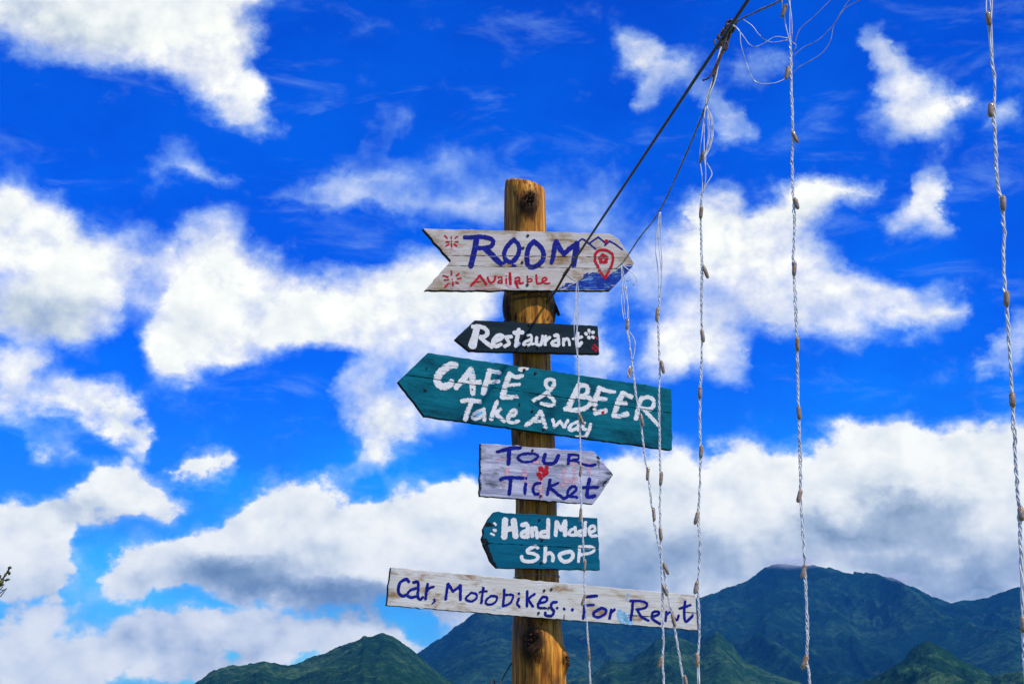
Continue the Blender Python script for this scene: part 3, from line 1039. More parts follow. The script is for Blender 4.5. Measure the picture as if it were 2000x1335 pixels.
        for j in range(len(gy)):
            r = mask[j]
            e = np.flatnonzero(np.diff(np.concatenate([[0], r.astype(np.int8), [0]])))
            for a, b_ in zip(e[::2], e[1::2]):
                k = len(V)
                xa, xb, ya = gx[a] - G / 2, gx[b_ - 1] + G / 2, gy[j] - G / 2
                V += [(xa, ya, h), (xb, ya, h), (xb, ya + G, h), (xa, ya + G, h)]
                F.append((k, k + 1, k + 2, k + 3))
        o = mesh_obj(name, V, F, mat, s.root)
        if label:
            o['label'] = label
        return o

    def nail(s, px, py, r=.004):
        x, y = s.loc(px, py)
        V, F = [], []
        for h, k in ((-.002, r), (.0022, r), (.0034, r * .7)):
            V += [(x + 1.25 * k * math.cos(a), y + 1.25 * k * math.sin(a), h) for a in np.linspace(0, 2 * math.pi, 10, endpoint=False)]
        for i in range(2):
            F += [(i * 10 + j, i * 10 + (j + 1) % 10, i * 10 + 10 + (j + 1) % 10, i * 10 + 10 + j) for j in range(10)]
        F.append(tuple(range(20, 30)))
        mesh_obj('nail', V, F, M_NAIL, s.root)


def St(fr, w, *pts):
    return (fr, w, pts)


# --- ROOM Available
b = Board('wooden_sign', 'whitewashed swallowtail arrow board reading ROOM Available in blue and red',
          [(826.3, 446), (1191, 456), (1208, 466), (1239.5, 515.7), (1192.7, 566.5), (829.8, 566.6), (881, 509)], [(830, 566), (1192, 566)], 14, M_ROOM,
          [((881, 499), (1232, 503)), ((870, 518.7), (1232, 525.5))])
b.paint('lettering', M_BLUE, [
    St('R1', (100, 95, 95), (965, 300), (940, 450), (905, 620), (868, 770)), St('R1', 76, (765, 290), (850, 292), (1000, 280), (1130, 295), (1220, 325), (1245, 380), (1205, 440), (1110, 468), (1000, 470)),
    St('R1', (80, 100, 100, 90), (1100, 480), (1180, 545), (1290, 655), (1375, 730)), St('R1', 60, (1380, 740), (1440, 715)),
    St('R1', 76, (1600, 332), (1668, 405), (1690, 500), (1650, 620), (1570, 698), (1480, 690), (1435, 600), (1450, 500), (1520, 400), (1597, 335)), St('R1', 48, (1580, 768), (1615, 775)),
    St('R2', 80, (115, 362), (200, 430), (268, 530), (270, 650), (200, 745), (90, 795), (10, 760), (-8, 640), (0, 540), (30, 450), (80, 385), (112, 362)),
    St('R2', (88, 80, 60), (488, 365), (462, 470), (432, 640), (408, 725)), St('R2', 88, (495, 370), (550, 480), (620, 565)), St('R2', 80, (625, 565), (720, 480), (840, 395)),
    St('R2', (95, 105, 95), (838, 395), (832, 500), (805, 640), (785, 755))], level=2, label='blue brush letters ROOM')
b.paint('painted_peaks', M_BLUE, [St('R2', 27, (872, 360), (940, 320), (1040, 390), (1160, 485)), St('R2', 27, (1060, 387), (1205, 287)), St('R2', 27, (1205, 287), (1330, 387)),
                                  St('R2', 27, (1318, 425), (1395, 352)), St('R2', (27, 22), (1395, 352), (1500, 412), (1615, 498))], level=3, rough=.5, label='thin blue zigzag mountain outline')
b.paint('painted_sea', M_SEA, [St('R2', 26, (545, 1165), (600, 1150)), St('R2', 28, (600, 1130), (680, 1118)), St('R2', 26, (655, 1085), (760, 1070)), St('R2', 30, (960, 945), (1020, 905)), St('R2', 30, (690, 1165), (760, 1150))],
        [('R2', [(640, 1172), (720, 1110), (860, 1045), (980, 945), (1110, 880), (1220, 905), (1320, 1015), (1400, 915), (1540, 835), (1640, 765), (1740, 748), (1800, 770), (1420, 1178)])],
        level=1, rough=1.6, dry=.36, label='patch of blue painted waves on the arrow tip')
b.paint('painted_pin', M_RED, [St('R2', 44, (1150, 630), (1160, 565), (1220, 512), (1290, 503), (1370, 522), (1440, 575), (1455, 650), (1440, 740), (1400, 830), (1322, 985)),
                               St('R2', 42, (1318, 985), (1250, 890), (1190, 770), (1152, 690), (1150, 630)), St('R2', 60, (1340, 355), (1342, 358)),
                               St('R2', 50, (1285, 585), (1225, 640)), St('R2', 50, (1285, 585), (1360, 640)), St('R2', 46, (1240, 650), (1245, 710)), St('R2', 46, (1345, 650), (1340, 705)), St('R2', 34, (1240, 720), (1345, 715)),
                               St('R2', 56, (1290, 605), (1290, 625)), St('R2', 50, (1250, 670), (1252, 700)), St('R2', 50, (1335, 665), (1332, 700)), St('R2', 44, (1270, 705), (1320, 700))], level=4, rough=.8, label='red map pin with a small house inside')
b.paint('small_lettering', M_RED, [
    St('R1', 40, (870, 1108), (960, 1010), (1020, 935)), St('R1', 40, (1022, 935), (1080, 1020), (1130, 1088)), St('R1', 23, (935, 1050), (1035, 1040)),
    St('R1', 36, (1152, 972), (1175, 1030), (1215, 1062), (1268, 1020), (1280, 955)), St('R1', 28, (1340, 972), (1390, 968), (1395, 1070)), St('R1', 27, (1392, 1012), (1338, 1030), (1332, 1062), (1390, 1062)),
    St('R1', 30, (1468, 990), (1468, 1068)), St('R1', 21, (1470, 942), (1472, 944)), St('R1', 48, (1530, 905), (1540, 1080)), St('R1', 33, (1625, 985), (1688, 972), (1695, 1068), (1748, 1065)),
    St('R1', 32, (1690, 1022), (1622, 1040), (1632, 1078)), St('R1', (60, 40), (1640, 1070), (1660, 1140)), St('R1', 26, (1825, 945), (1830, 1058)), St('R1', 25, (1832, 1052), (1905, 1028), (1890, 992), (1835, 1000)),
    St('R2', 32, (152, 932), (166, 1068), (238, 1068)), St('R2', 28, (262, 1030), (328, 1012), (310, 975), (258, 990), (262, 1045), (318, 1075), (378, 1070))], level=2, rough=.8, label='small red letters Available')
AST = [((425, 262), (465, 305)), ((535, 285), (535, 312)), ((645, 275), (600, 305)), ((450, 365), (495, 368)), ((600, 365), (645, 365)), ((450, 432), (490, 410)), ((538, 405), (538, 445)), ((585, 405), (625, 440)), ((540, 358), (541, 359))]
AS2 = [((535, 860), (537, 925)), ((670, 905), (620, 940)), ((400, 940), (475, 965)), ((640, 990), (705, 985)), ((420, 1015), (485, 1012)), ((490, 1070), (430, 1130)), ((560, 1050), (563, 1100)), ((615, 1050), (650, 1070)), ((550, 1000), (551, 1001))]
b.paint('painted_star', M_RED, [St('R1', 27, p, q) for p, q in AST], level=2, rough=.8, label='red starburst on the upper tail')
b.paint('painted_star', M_RED, [St('R1', 27, p, q) for p, q in AS2], level=2, rough=.8, label='red starburst on the lower tail')
b.each('smudge', M_PINK, [St('R1', 40, (480, 1150), (700, 1160), (1000, 1150), (1400, 1155)), St('R1', 34, (1480, 1105), (1560, 1150), (1700, 1150)), St('R1', 40, (520, 480), (600, 520))], level=1, rough=2.2, dry=.52)
for p in ((1031, 460), (1022, 484), (1020, 512), (1030, 556)):
    b.nail(*p, .0034)
ROOM = b

# --- Restaurant
b = Board('wooden_sign', 'narrow blackish arrow board pointing left with white word Restaurant',
          [(888.8, 661.6), (927.5, 625.2), (1167.4, 636), (1171, 691), (917.6, 685)], [(918, 685), (1171, 691)], 13, M_REST)
b.paint('lettering', M_WHITE, [
    St('RS', (70, 78, 95), (395, 225), (372, 330), (350, 405)), St('RS', 46, (352, 210), (420, 207), (488, 232), (512, 275), (488, 312), (432, 325)), St('RS', 46, (440, 332), (500, 385), (556, 425)),
    St('RS', 42, (590, 368), (650, 345), (675, 312), (640, 302), (592, 332), (570, 385), (600, 422), (655, 402)), St('RS', 38, (768, 318), (715, 325), (738, 368), (745, 395), (698, 422)),
    St('RS', 46, (850, 245), (835, 330), (822, 415)), St('RS', 46, (805, 275), (890, 270)), St('RS', 34, (830, 415), (858, 392)),
    St('RS', 27, (945, 302), (985, 308), (990, 395), (1015, 395)), St('RS', 31, (982, 347), (918, 375), (902, 400), (940, 413), (985, 390)),
    St('RS', 36, (1045, 332), (1046, 392), (1080, 408), (1104, 370), (1110, 315)), St('RS', 34, (1142, 315), (1136, 405)), St('RS', 33, (1142, 368), (1186, 325)),
    St('RS', 34, (1240, 307), (1275, 304), (1285, 398)), St('RS', 33, (1280, 352), (1222, 372), (1216, 404), (1275, 413)), St('RS', 33, (1337, 342), (1336, 408)), St('RS', 31, (1340, 365), (1375, 338), (1395, 362), (1400, 408)),
    St('RS', 42, (1490, 285), (1480, 395), (1500, 415), (1528, 385)), St('RS', 32, (1445, 343), (1533, 322))], level=1, rough=.8, label='white brush letters Restaurant')
b.paint('painted_flower', M_WHITE, [St('RS', 36, (1612, 248), (1615, 262)), St('RS', 36, (1578, 284), (1584, 290)), St('RS', 35, (1652, 272), (1660, 270)), St('RS', 40, (1612, 325), (1614, 328)), St('RS', 34, (1652, 320), (1658, 326)), St('RS', 12, (1618, 288), (1619, 289))],
        level=1, rough=.5, label='white five-petal flower')
b.paint('painted_flower', M_RED, [St('RS', 24, (1670, 405), (1673, 408)), St('RS', 30, (1653, 440), (1657, 442)), St('RS', 26, (1692, 432), (1694, 434)), St('RS', 28, (1685, 470), (1687, 472)), St('RS', 24, (1710, 455), (1711, 457)), St('RS', 22, (1685, 322), (1698, 335))],
        level=1, rough=.9, label='small red flower at the board end')
for p in ((1034, 634), (1050, 678), (1028, 676)):
    b.nail(*p, .003)

# --- CAFE & BEER
b = Board('wooden_sign', 'large tilted teal arrow board reading CAFÉ & BEER Take Away',
          [(777.7, 744.4), (835.8, 688.7), (1311.6, 759), (1312.7, 878), (829.5, 812.5)], [(829.5, 812.5), (1312.7, 878)], 15, M_CAFE,
          [((792, 732), (1313, 806.6))])
b.paint('lettering', M_WHITE, [
    St('C1', (95, 105, 110, 105, 105, 100, 85), (850, 235), (790, 235), (700, 285), (625, 365), (595, 440), (625, 505), (690, 530), (760, 515), (800, 470)),
    St('C1', (70, 85, 80), (1070, 285), (990, 400), (865, 540)), St('C1', (70, 90, 75), (1072, 290), (1090, 420), (1095, 625)), St('C1', 68, (960, 465), (1080, 472), (1190, 470)),
    St('C1', 82, (1330, 315), (1300, 420), (1245, 615)), St('C1', 52, (1335, 312), (1470, 340)), St('C1', 58, (1310, 475), (1450, 458)),
    St('C1', 82, (1612, 365), (1562, 480), (1510, 675)), St('C1', 62, (1625, 368), (1700, 402), (1780, 378)), St('C1', 46, (1590, 512), (1740, 502)), St('C1', 66, (1515, 682), (1600, 680), (1705, 680)), St('C1', 62, (1755, 295), (1850, 272)),
    St('C2', 54, (215, 345), (183, 290), (200, 232), (260, 218), (303, 258), (278, 330), (200, 405), (100, 470), (15, 508)), St('C2', 54, (225, 440), (288, 500), (298, 555), (240, 578), (130, 555)),
    St('C2', 78, (650, 300), (580, 440), (490, 620)), St('C2', 64, (645, 305), (735, 305), (775, 362), (735, 440), (640, 452)), St('C2', 62, (660, 462), (790, 475), (812, 535), (740, 615), (600, 645), (455, 632)),
    St('C2', 74, (930, 345), (892, 450), (872, 530)), St('C2', (62, 60, 40), (940, 345), (1050, 382), (1145, 392)), St('C2', 54, (890, 482), (1018, 492)), St('C2', 48, (805, 560), (880, 562)), St('C2', 66, (880, 690), (1020, 655)), St('C2', 50, (860, 600), (872, 680)),
    St('C2', 78, (1258, 415), (1200, 525), (1142, 710)), St('C2', 62, (1262, 415), (1380, 460)), St('C2', 56, (1200, 545), (1300, 552)), St('C2', 72, (1138, 722), (1230, 720), (1318, 700)),
    St('C2', 62, (1520, 475), (1480, 600), (1442, 765)), St('C2', 54, (1505, 490), (1590, 466), (1675, 495), (1692, 570), (1640, 632), (1530, 618)), St('C2', (50, 62, 50), (1555, 640), (1650, 740), (1745, 845))],
    level=1, rough=1.3, dry=.31, label='large white brush letters CAFÉ & BEER')
b.paint('lettering', M_WHITE, [
    St('C1', 62, (950, 730), (1080, 725), (1195, 742)), St('C1', 72, (1080, 745), (1030, 860), (992, 985)), St('C1', 52, (1240, 855), (1150, 892), (1095, 950), (1130, 985), (1220, 945)), St('C1', 52, (1250, 850), (1255, 920), (1258, 1000)),
    St('C1', 62, (1430, 750), (1390, 860), (1352, 980)), St('C1', 48, (1480, 845), (1420, 900)), St('C1', 58, (1402, 900), (1470, 960), (1530, 1010)), St('C1', 52, (1605, 950), (1678, 922), (1698, 872), (1652, 862), (1595, 940), (1592, 1015), (1650, 1036), (1728, 1012)),
    St('C2', 58, (110, 668), (30, 765), (-88, 855)), St('C2', 58, (112, 668), (150, 775), (178, 880)), St('C2', 42, (30, 802), (140, 802)),
    St('C2', 44, (285, 775), (305, 880)), St('C2', 40, (308, 878), (380, 805)), St('C2', 44, (385, 805), (440, 885)), St('C2', 42, (442, 882), (493, 790)),
    St('C2', 44, (620, 815), (540, 852), (508, 908), (560, 925), (640, 880)), St('C2', 40, (640, 805), (642, 925)), St('C2', 44, (722, 832), (702, 895), (745, 915)), St('C2', 48, (808, 845), (790, 920), (745, 1005)), St('C2', 26, (730, 1012), (610, 1012))],
    level=1, rough=1.3, dry=.32, label='smaller white brush letters Take Away')
b.each('touch_up', M_SKYB, [St('C1', 40, (1150, 935), (1215, 895)), St('C1', 22, (1380, 325), (1465, 345)), St('C1', 26, (1095, 335), (1098, 345)), St('C2', 30, (1200, 725), (1260, 715))], level=2, rough=1.5, dry=.4)
b.paint('red_spot', M_RED, [], [('C2', [(960, 665), (1005, 655), (1000, 690), (962, 715)])], level=2, rough=.6)
b.each('dark_gouge', M_DARKP, [St('C2', (8, 16, 18, 8), (882, 602), (825, 608), (822, 640), (862, 660)), St('C1', 38, (425, 582), (440, 586)), St('C1', 26, (448, 280), (452, 282)), St('C1', 22, (1745, 770), (1748, 800)), St('C1', 18, (1088, 575), (1089, 577))], level=2, rough=1.2)
for p in ((1024, 722), (1046, 728), (1040, 802), (1062, 838)):
    b.nail(*p, .0032)

# --- TOUR Ticket
b = Board('wooden_sign', 'grey brushed arrow board pointing right with blue words TOUR Ticket',
          [(938.8, 865.5), (1161, 881.5), (1197.8, 926.6), (1159, 983.5), (937.8, 968)], [(937.8, 968), (1159, 983.5)], 13, M_TOUR)
b.each('ghost_letter', M_PINK, [St('TT', 44, (430, 310), (430, 360)), St('TT', 44, (590, 300), (590, 370)), St('TT', 36, (960, 310), (950, 480)), St('TT', 34, (1060, 300), (1050, 450)), St('TT', 34, (1190, 262), (1190, 340)),
                                  St('TT', 34, (400, 420), (400, 480)), St('TT', 56, (740, 290), (740, 580)), St('TT', 30, (330, 228), (440, 215)), St('TT', 34, (1000, 260), (1180, 262)), St('TT', 40, (640, 250), (720, 240)), St('TT', 40, (980, 420), (1080, 400)), St('TT', 34, (600, 430), (660, 470))],
        level=1, rough=2.2, dry=.50)
b.paint('lettering', M_BLUE, [
    St('TT', (28, 40, 34), (340, 150), (400, 135), (480, 115), (552, 112)), St('TT', 37, (452, 130), (445, 262)), St('TT', 24, (620, 167), (698, 172), (718, 200), (660, 240), (580, 243), (532, 210), (560, 177), (620, 167)),
    St('TT', 34, (785, 175), (772, 238), (810, 262), (878, 248), (908, 185)), St('TT', 30, (1000, 260), (1010, 178)), St('TT', 25, (1003, 180), (1088, 182), (1098, 215), (1022, 235)), St('TT', 25, (1052, 225), (1130, 265), (1200, 280), (1255, 270)),
    St('TT', 31, (372, 408), (430, 390), (582, 395)), St('TT', 34, (465, 402), (452, 542)), St('TT', 29, (604, 448), (597, 538)), St('TT', 23, (608, 396), (609, 397)), St('TT', 29, (738, 442), (692, 452), (672, 500), (690, 543), (722, 543)),
    St('TT', 30, (833, 412), (806, 548)), St('TT', 27, (905, 442), (822, 480)), St('TT', 29, (826, 480), (900, 543), (955, 582)), St('TT', 27, (962, 585), (1040, 540), (1078, 492), (1040, 472), (1002, 510), (1002, 558), (1080, 573)),
    St('TT', 35, (1198, 408), (1180, 500), (1180, 568), (1245, 560)), St('TT', 29, (1138, 480), (1275, 480))], level=2, rough=1.0, label='blue brush letters TOUR Ticket')
b.paint('red_blot', M_RED, [St('TT', 46, (742, 308), (748, 312)), St('TT', 28, (800, 292), (804, 298)), St('TT', 54, (780, 335), (792, 342)), St('TT', 40, (722, 358), (735, 365)), St('TT', 36, (742, 390), (750, 396)), St('TT', 30, (770, 365), (775, 370))], level=3, rough=1.3, label='red ampersand-like blot between the words')
b.each('dark_stroke', M_DARKP, [St('TT', (16, 12, 18), (184, 80), (181, 300), (180, 560)), St('TT', (10, 30, 18), (1258, 170), (1285, 220), (1282, 285)), St('TT', (8, 20, 8), (1320, 480), (1345, 430), (1390, 390))], level=1, rough=2.4, dry=.46)  # dark stroke down the left edge, smears near the right tip
for p in ((1040, 879), (1056, 968)):
    b.nail(*p, .003)

# --- HandMade Shop
b = Board('wooden_sign', 'teal board with splintered left end reading HandMade Shop in white',
          [(965, 999.5), (1166.8, 1011), (1172, 1112.5), (971.3, 1108.5), (958, 1094), (953, 1080), (946, 1066), (941.5, 1051), (945, 1042), (944, 1033), (948.5, 1024), (955, 1012)], [(971, 1108.5), (1172, 1112.5)], 14, M_HAND,
          [((944, 1059.5), (1169.5, 1071.3))])
b.paint('lettering', M_WHITE, [
    St('TT', 58, (412, 790), (404, 940)), St('TT', 58, (493, 795), (508, 932)), St('TT', 50, (412, 870), (505, 862)), St('TT', 42, (572, 832), (618, 834), (620, 940)), St('TT', 36, (612, 882), (568, 910), (574, 940), (622, 938)),
    St('TT', 37, (660, 865), (666, 932)), St('TT', 35, (666, 882), (698, 864), (711, 945)), St('TT', 37, (814, 785), (812, 945)), St('TT', 36, (798, 892), (752, 902), (748, 936), (798, 942)),
    St('TT', 36, (890, 808), (882, 925)), St('TT', 38, (892, 805), (935, 875)), St('TT', 36, (937, 875), (968, 800)), St('TT', 40, (972, 798), (970, 922)), St('TT', 29, (1063, 862), (1022, 882), (1008, 918), (1058, 926)), St('TT', 31, (1064, 855), (1074, 925)),
    St('TT', 31, (1159, 808), (1155, 925)), St('TT', 31, (1148, 882), (1102, 892), (1098, 924), (1148, 926)), St('TT', 29, (1202, 900), (1248, 882), (1240, 845), (1204, 852), (1194, 898), (1220, 934), (1264, 932)),
    St('TT', 24, (312, 820), (323, 830)), St('TT', 27, (310, 878), (323, 884)), St('TT', 22, (284, 912), (308, 924))], level=1, rough=.8, label='white brush letters HandMade')
b.paint('lettering', M_WHITE, [
    St('TT', 32, (715, 1045), (690, 1032), (632, 1056), (622, 1085), (680, 1100), (718, 1125), (690, 1162), (620, 1172), (572, 1155), (566, 1128)), St('TT', 35, (789, 1040), (781, 1168)), St('TT', 33, (786, 1112), (830, 1092), (858, 1120), (855, 1162)),
    St('TT', 36, (975, 1087), (1028, 1083), (1042, 1125), (1010, 1162), (960, 1172), (927, 1145), (922, 1107), (975, 1087)), St('TT', 28, (1105, 1040), (1096, 1172)), St('TT', 27, (1104, 1036), (1200, 1032), (1242, 1052), (1218, 1088), (1122, 1108))],
    level=1, rough=.7, label='white brush letters Shop')
b.each('dark_patch', M_DARKP, [St('TT', (18, 34, 20), (222, 838), (262, 826), (305, 832)), St('TT', (40, 46, 30), (196, 965), (225, 985), (248, 1010)), St('TT', (34, 44, 40, 30), (236, 1020), (252, 1090), (285, 1165), (325, 1228))], level=2, rough=2.4)  # black patches along the splintered left end
for p in ((1054, 1014), (1059, 1053), (1057, 1098)):
    b.nail(*p, .003)
HAND = b

# --- Car, Motobikes.. For Rent
b = Board('wooden_sign', 'long worn white plank with blue words Car, Motobikes.. For Rent',
          [(763.9, 1107.4), (1358.3, 1161.6), (1362, 1229.8), (755.5, 1181.5)], [(755.5, 1181.5), (1362, 1229.8)], 14.5, M_RENT, thick=.024)
b.each('smudge', M_SKYB, [St('CB', (60, 100, 80), (880, 570), (890, 610), (910, 655)), St('CB', (60, 90, 40), (930, 590), (955, 640), (990, 690)), St('CB', 30, (965, 385), (950, 430)), St('CA', 16, (1230, 545), (1310, 515))],
        level=1, rough=2.0, dry=.44)
b.paint('lettering', M_BLUE, [
    St('CA', 32, (318, 245), (290, 218), (232, 250), (207, 320), (217, 373), (260, 398), (288, 385)), St('CA', 30, (368, 252), (418, 258), (414, 398), (440, 432), (468, 412)), St('CA', 29, (408, 312), (342, 332), (303, 380), (340, 412), (398, 400)),
    St('CA', 31, (520, 270), (506, 350), (497, 425)), St('CA', 27, (508, 350), (540, 312), (582, 297)), St('CA', (22, 24, 14), (588, 432), (594, 450), (567, 482)),
    St('CA', 30, (735, 272), (711, 430)), St('CA', 31, (738, 270), (790, 348)), St('CA', 30, (792, 348), (863, 290)), St('CA', 33, (868, 285), (868, 435)), St('CA', 25, (985, 362), (1038, 377), (1038, 420), (990, 453), (932, 438), (932, 410), (985, 362)),
    St('CA', 28, (1112, 310), (1100, 400), (1091, 470)), St('CA', 25, (1075, 354), (1146, 346)), St('CA', 25, (1190, 397), (1253, 402), (1248, 450), (1190, 488), (1142, 478), (1142, 440), (1190, 397)),
    St('CA', 29, (1335, 330), (1330, 420), (1321, 495)), St('CA', 26, (1332, 387), (1425, 388), (1400, 468), (1322, 508)), St('CA', 27, (1490, 425), (1472, 478), (1497, 512)), St('CA', 27, (1490, 371), (1491, 372)),
    St('CA', 31, (1580, 350), (1576, 505)), St('CA', 27, (1656, 377), (1582, 430)), St('CA', 29, (1587, 430), (1638, 506)), St('CA', 27, (1692, 480), (1778, 455), (1788, 412), (1740, 411), (1702, 470), (1702, 518), (1776, 528))],
    level=2, rough=.7, label='blue brush letters Car, Motobikes')
b.paint('lettering', M_BLUE, [
    St('CB', 29, (203, 461), (152, 472), (147, 520), (173, 560), (150, 607), (88, 603), (82, 573)), St('CB', 26, (207, 525), (208, 526)), St('CB', 29, (282, 535), (283, 536)), St('CB', 31, (369, 545), (371, 546)),
    St('CB', 30, (527, 405), (630, 396)), St('CB', 29, (497, 505), (491, 600), (486, 635)), St('CB', 27, (493, 500), (592, 491)), St('CB', 29, (680, 522), (728, 545), (714, 588), (650, 622), (602, 608), (602, 570), (680, 522)),
    St('CB', 31, (785, 545), (766, 635)), St('CB', 29, (780, 572), (818, 543)), St('CB', 31, (1015, 455), (1005, 560), (991, 650)), St('CB', 25, (988, 448), (1100, 451), (1162, 476), (1148, 520), (1052, 540)), St('CB', 27, (1062, 545), (1110, 620), (1182, 658)),
    St('CB', 27, (1217, 620), (1288, 590), (1278, 562), (1227, 571), (1217, 630), (1260, 668), (1302, 692)), St('CB', 27, (1370, 565), (1361, 660)), St('CB', 25, (1371, 600), (1420, 567), (1458, 638), (1488, 648), (1500, 605)),
    St('CB', 29, (1570, 455), (1560, 600), (1580, 667), (1635, 622), (1650, 602)), St('CB', 27, (1513, 530), (1627, 492))], level=2, rough=.7, label='blue brush letters For Rent')
b.each('crack', M_DARKP, [St('CB', (2, 6, 6, 2), (940, 603), (1010, 605), (1150, 612), (1260, 622)), St('CB', (2, 7, 8), (1560, 566), (1640, 574), (1698, 580)), St('CB', (10, 12, 8), (283, 600), (281, 640))], level=3, rough=.6)
for p in ((1063, 1152), (1077, 1150), (1052, 1196), (1072, 1186)):
    b.nail(*p, .003)

# ------------------------------------------------------------------ cables and light strings
def inv_depth(px):
    """the black cable runs from the post towards the viewer: depth along it by picture position"""
    t = (px - 1083) / (1450 - 1083)
    return 1 / ((1 - t) / 4.90 + t / 2.42)


def hang(pts):
    return [list(at(x, y, d)) for x, y, d in pts]


# black cable
root = empty('overhead_cable', at(1083, 572, 4.90))
tag(root, 'black overhead cable tied to the post and rising to the upper right', 'cable')
P0 = at(1083, 566, 4.90)
P1 = at(1450, 16, 2.42)
dirc = (P1 - P0)
path = [list(P0 + dirc * t - root.location) for t in (0.10, .5, 1.0, 1.7)]
MB().tube(spline(path, .05), .0029, 8).build('wire_core', M_CABLE, root)
zc = P0.z - .012
rp = float(pole_r(np.array(zc)))
cxp = float(pole_c(np.array(zc)))
wrap = []
for k in range(60):                                   # tied round the post under the ROOM board
    a = -math.pi * .22 + k / 59 * 2 * math.pi * 1.9
    wrap.append([cxp + (rp + .007) * math.cos(a) - root.location.x, PY + (rp + .007) * math.sin(a) - root.location.y, zc + .006 * math.sin(a * 1.3) + .0045 * k / 20 - .006 - root.location.z])
tie = [wrap[0], [(wrap[0][i] + path[0][i]) / 2 + (0, 0, -.006)[i] for i in range(3)], path[0]]
mb = MB()
mb.tube(wrap, .0026, 6)
mb.tube(spline(tie, .01), .0040, 6)
q = np.array(path[0])
dv = np.array(dirc.normalized())
hx = np.linspace(0, 1, 60)
mb.tube(q + dv * (hx[:, None] * .11 - .02) + .0035 * np.stack([np.cos(hx * 50), np.sin(hx * 50), 0 * hx], -1), .0022, 5)
mb.build('tie', M_TAPE, root)

# strand bundles
def twisted(path, n, r_strand, r_helix, pitch, loose=0.0, loose_len=.12, seed=0):
    """n strands twisted round a hanging path; near the top they bow apart"""
    P = spline(path, .0042)
    L = np.concatenate([[0], np.cumsum(np.linalg.norm(np.diff(P, axis=0), axis=1))])
    rr_ = random.Random(seed)
    mb = MB()
    wob = np.cumsum(vnoise(L * 16 + seed * 7.7, L * 0 + 1.5)) / np.arange(1, len(L) + 1) * 2 + .5 * vnoise(L * 9 + seed, L * 0 + 3.5)
    for k in range(n):
        ph = 2 * math.pi * k / n + rr_.uniform(-.3, .3)
        ang = L / pitch * 2 * math.pi * (.8 + .4 * wob) + ph
        rad = r_helix * (.35 + 1.3 * vnoise(L * 38 + k * 9.1, L * 0 + seed))
        if loose:
            bow = np.sin(np.clip(L / loose_len, 0, 1) * math.pi) * loose * (.4 + .6 * rr_.random())
            ang = ph + 1.4 * np.clip(L / loose_len, 0, 1) + np.maximum(L - loose_len, 0) / pitch * 2 * math.pi * (.8 + .4 * wob)
            rad = rad + bow
        off = np.stack([np.cos(ang), np.sin(ang), 0 * ang], -1) * rad[:, None]
        mb.tube(P + off, r_strand, 5)
    return mb, P


def lamp(root, p, axis, r, L, seed):
    """clear sleeve with a brown lamp inside and a crimped end"""
    ax = np.array(axis, float)
    ax /= np.linalg.norm(ax)
    p = np.array(p, float)
    t = np.array([-.5, -.46, -.30, .22, .40, .47, .5])
    rad = np.array([.25, .62, 1.0, 1.0, .85, .55, .2]) * r
    s = MB().tube(p + ax * (t * L)[:, None], rad, 8).build('lamp', M_SLEEVE, root)
    c = MB()
    t2 = np.array([-.38, -.32, .10, .26, .40])
    c.tube(p + ax * (t2 * L)[:, None], np.array([.4, .84, .86, .7, .4]) * r, 6)
    c.build('filament_core', M_CORE, s)
    return s


